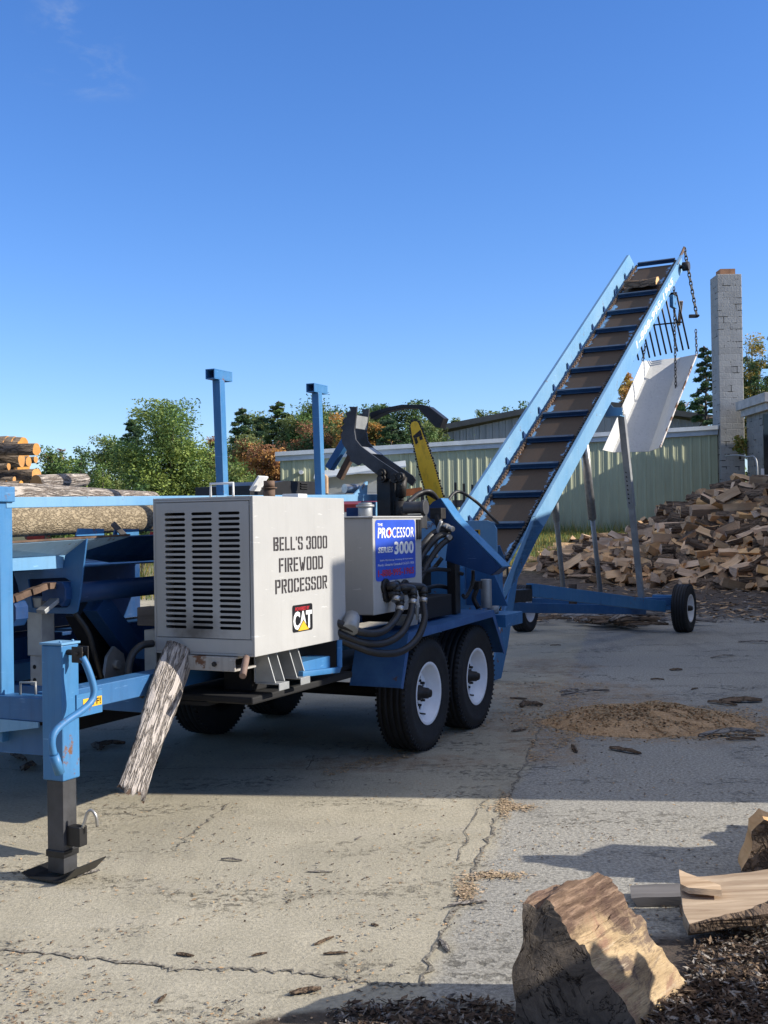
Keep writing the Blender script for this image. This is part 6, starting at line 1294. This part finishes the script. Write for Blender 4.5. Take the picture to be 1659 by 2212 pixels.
# single strips of bark one can tell apart
def strip(seed, L, w):
    r = random.Random(seed); b = MB(); n_ = 7; vs = []
    for i in range(n_+1):
        t = i/n_; ww = w*(sin(pi*(.12+.76*t)))*r.uniform(.7, 1.2); z = .006+.03*sin(pi*t)*r.uniform(.4, 1.)*L*1.5; ox = r.uniform(-.2, .2)*w
        vs += [(-ww+ox, (t-.5)*L, z), (ox, (t-.5)*L, z+.012+ww*.25), (ww+ox, (t-.5)*L, z)]
    for i in range(n_):
        for k in (0, 1): b.f.append((3*i+k, 3*i+k+1, 3*i+k+4, 3*i+k+3)); b.m.append(0); b.sm.append(False)
    b.v = vs; o = b.build('bark_strip', [M['bark_dark'] if seed % 3 else M['bark_grey']], fix=False); md = o.modifiers.new('solid', 'SOLIDIFY'); md.thickness = .008; md.offset = 1; return o
pr = [strip(i, [.5, .35, .22, .6, .3][i % 5], [.04, .05, .03, .035, .045][i % 5]) for i in range(5)]; rnd = random.Random(13); us = set()
spots = [(1318+rnd.gauss(0, 48), 1350+rnd.gauss(0, 7), 1.5, 'long bark strip in the low heap of slabs between conveyor wheels', 'bark strips in the low heap between the conveyor wheels', .02+.1*rnd.random()) for _ in range(44)]
spots += [(x, y, s_, 'dark bark scrap lying by itself on the concrete yard', 'bark scraps on the concrete', 0) for x, y, s_ in [(1265, 1500, .7), (1230, 1494, .6), (1130, 1523, .8), (1150, 1524, .9), (1120, 1510, .5), (1500, 1490, .6), (1560, 1522, 1.), (1600, 1517, 1.), (1460, 1448, .6), (1640, 1390, .8), (1120, 1580, .5), (1240, 1620, .6), (1350, 1625, .7), (1570, 1590, .8), (1600, 1600, .6), (1630, 1590, .5),
   (700, 2035, .25), (775, 1812, .2), (400, 2065, .22), (725, 2062, .3), (960, 2045, .3), (560, 2065, .25), (660, 2145, .3), (210, 1615, .9), (240, 1610, .7), (150, 1640, .8), (40, 1640, 1.), (60, 1660, .9), (330, 1650, .5), (1420, 1470, .5), (1080, 1415, .5), (1200, 1395, .4), (1560, 1420, .5), (190, 1890, .3), (690, 1885, .2), (1010, 1955, .3), (500, 1860, .25), (810, 2000, .25), (350, 2160, .25)]]
for i, (x, y, s_, lb, gp_, dz) in enumerate(spots):
    k = rnd.randrange(5); q = gnd(x, y)
    if k in us: o = pr[k].copy(); COL.objects.link(o)
    else: o = pr[k]; us.add(k)
    o.location = (q.x, q.y, .002+dz); o.scale = (s_*rnd.uniform(.5, 1.2), s_*rnd.uniform(.6, 1.3), s_*rnd.uniform(.6, 1.3)); o.rotation_euler = (0, rnd.uniform(-.1, .1), rnd.gauss(pi/2, .8)); tag(o, lb, 'bark', gp_)
# heaps of splits outside the frame at the right: they throw the jagged foreground shadows
def rheap(cx, cy, h, rad, n, seed, lb):
    rr = random.Random(seed); b = MB()
    for i in range(n):
        a = rr.uniform(0, 6.3); q = sqrt(rr.random()); x, y = cos(a)*q*rad[0], sin(a)*q*rad[1]; z = rr.uniform(.08, max(.09, h*(1-q*.75))); p = protos_mesh[rr.randrange(len(protos_mesh))]
        R = Euler((rr.uniform(-.5, .5), rr.uniform(0, 6.3), rr.uniform(0, 6.3))).to_matrix(); o_ = len(b.v); b.v += [tuple(R @ v.co + V(x, y, z)) for v in p.vertices]
        for f in p.polygons: b.f.append(tuple(o_+k for k in f.vertices)); b.m.append(f.material_index); b.sm.append(False)
    o = b.build('firewood_heap', [M['split'], M['bark_dark'], M['split_end']], fix=False); o.location = (cx, cy, 0); tag(o, lb, 'firewood heap', kind='stuff')
protos_mesh = [p.data for p in [o for o in bpy.data.objects if o.name.startswith('split_log') and o.get('group')][:10]]
rheap(2.75, 4.95, .95, (.75, .5), 150, 3, 'heap of split firewood right of the frame beside the upright dark split')
rheap(2.35, 3.05, 1.35, (.6, .35), 170, 5, 'tall heap of split firewood right of the frame in the near foreground')
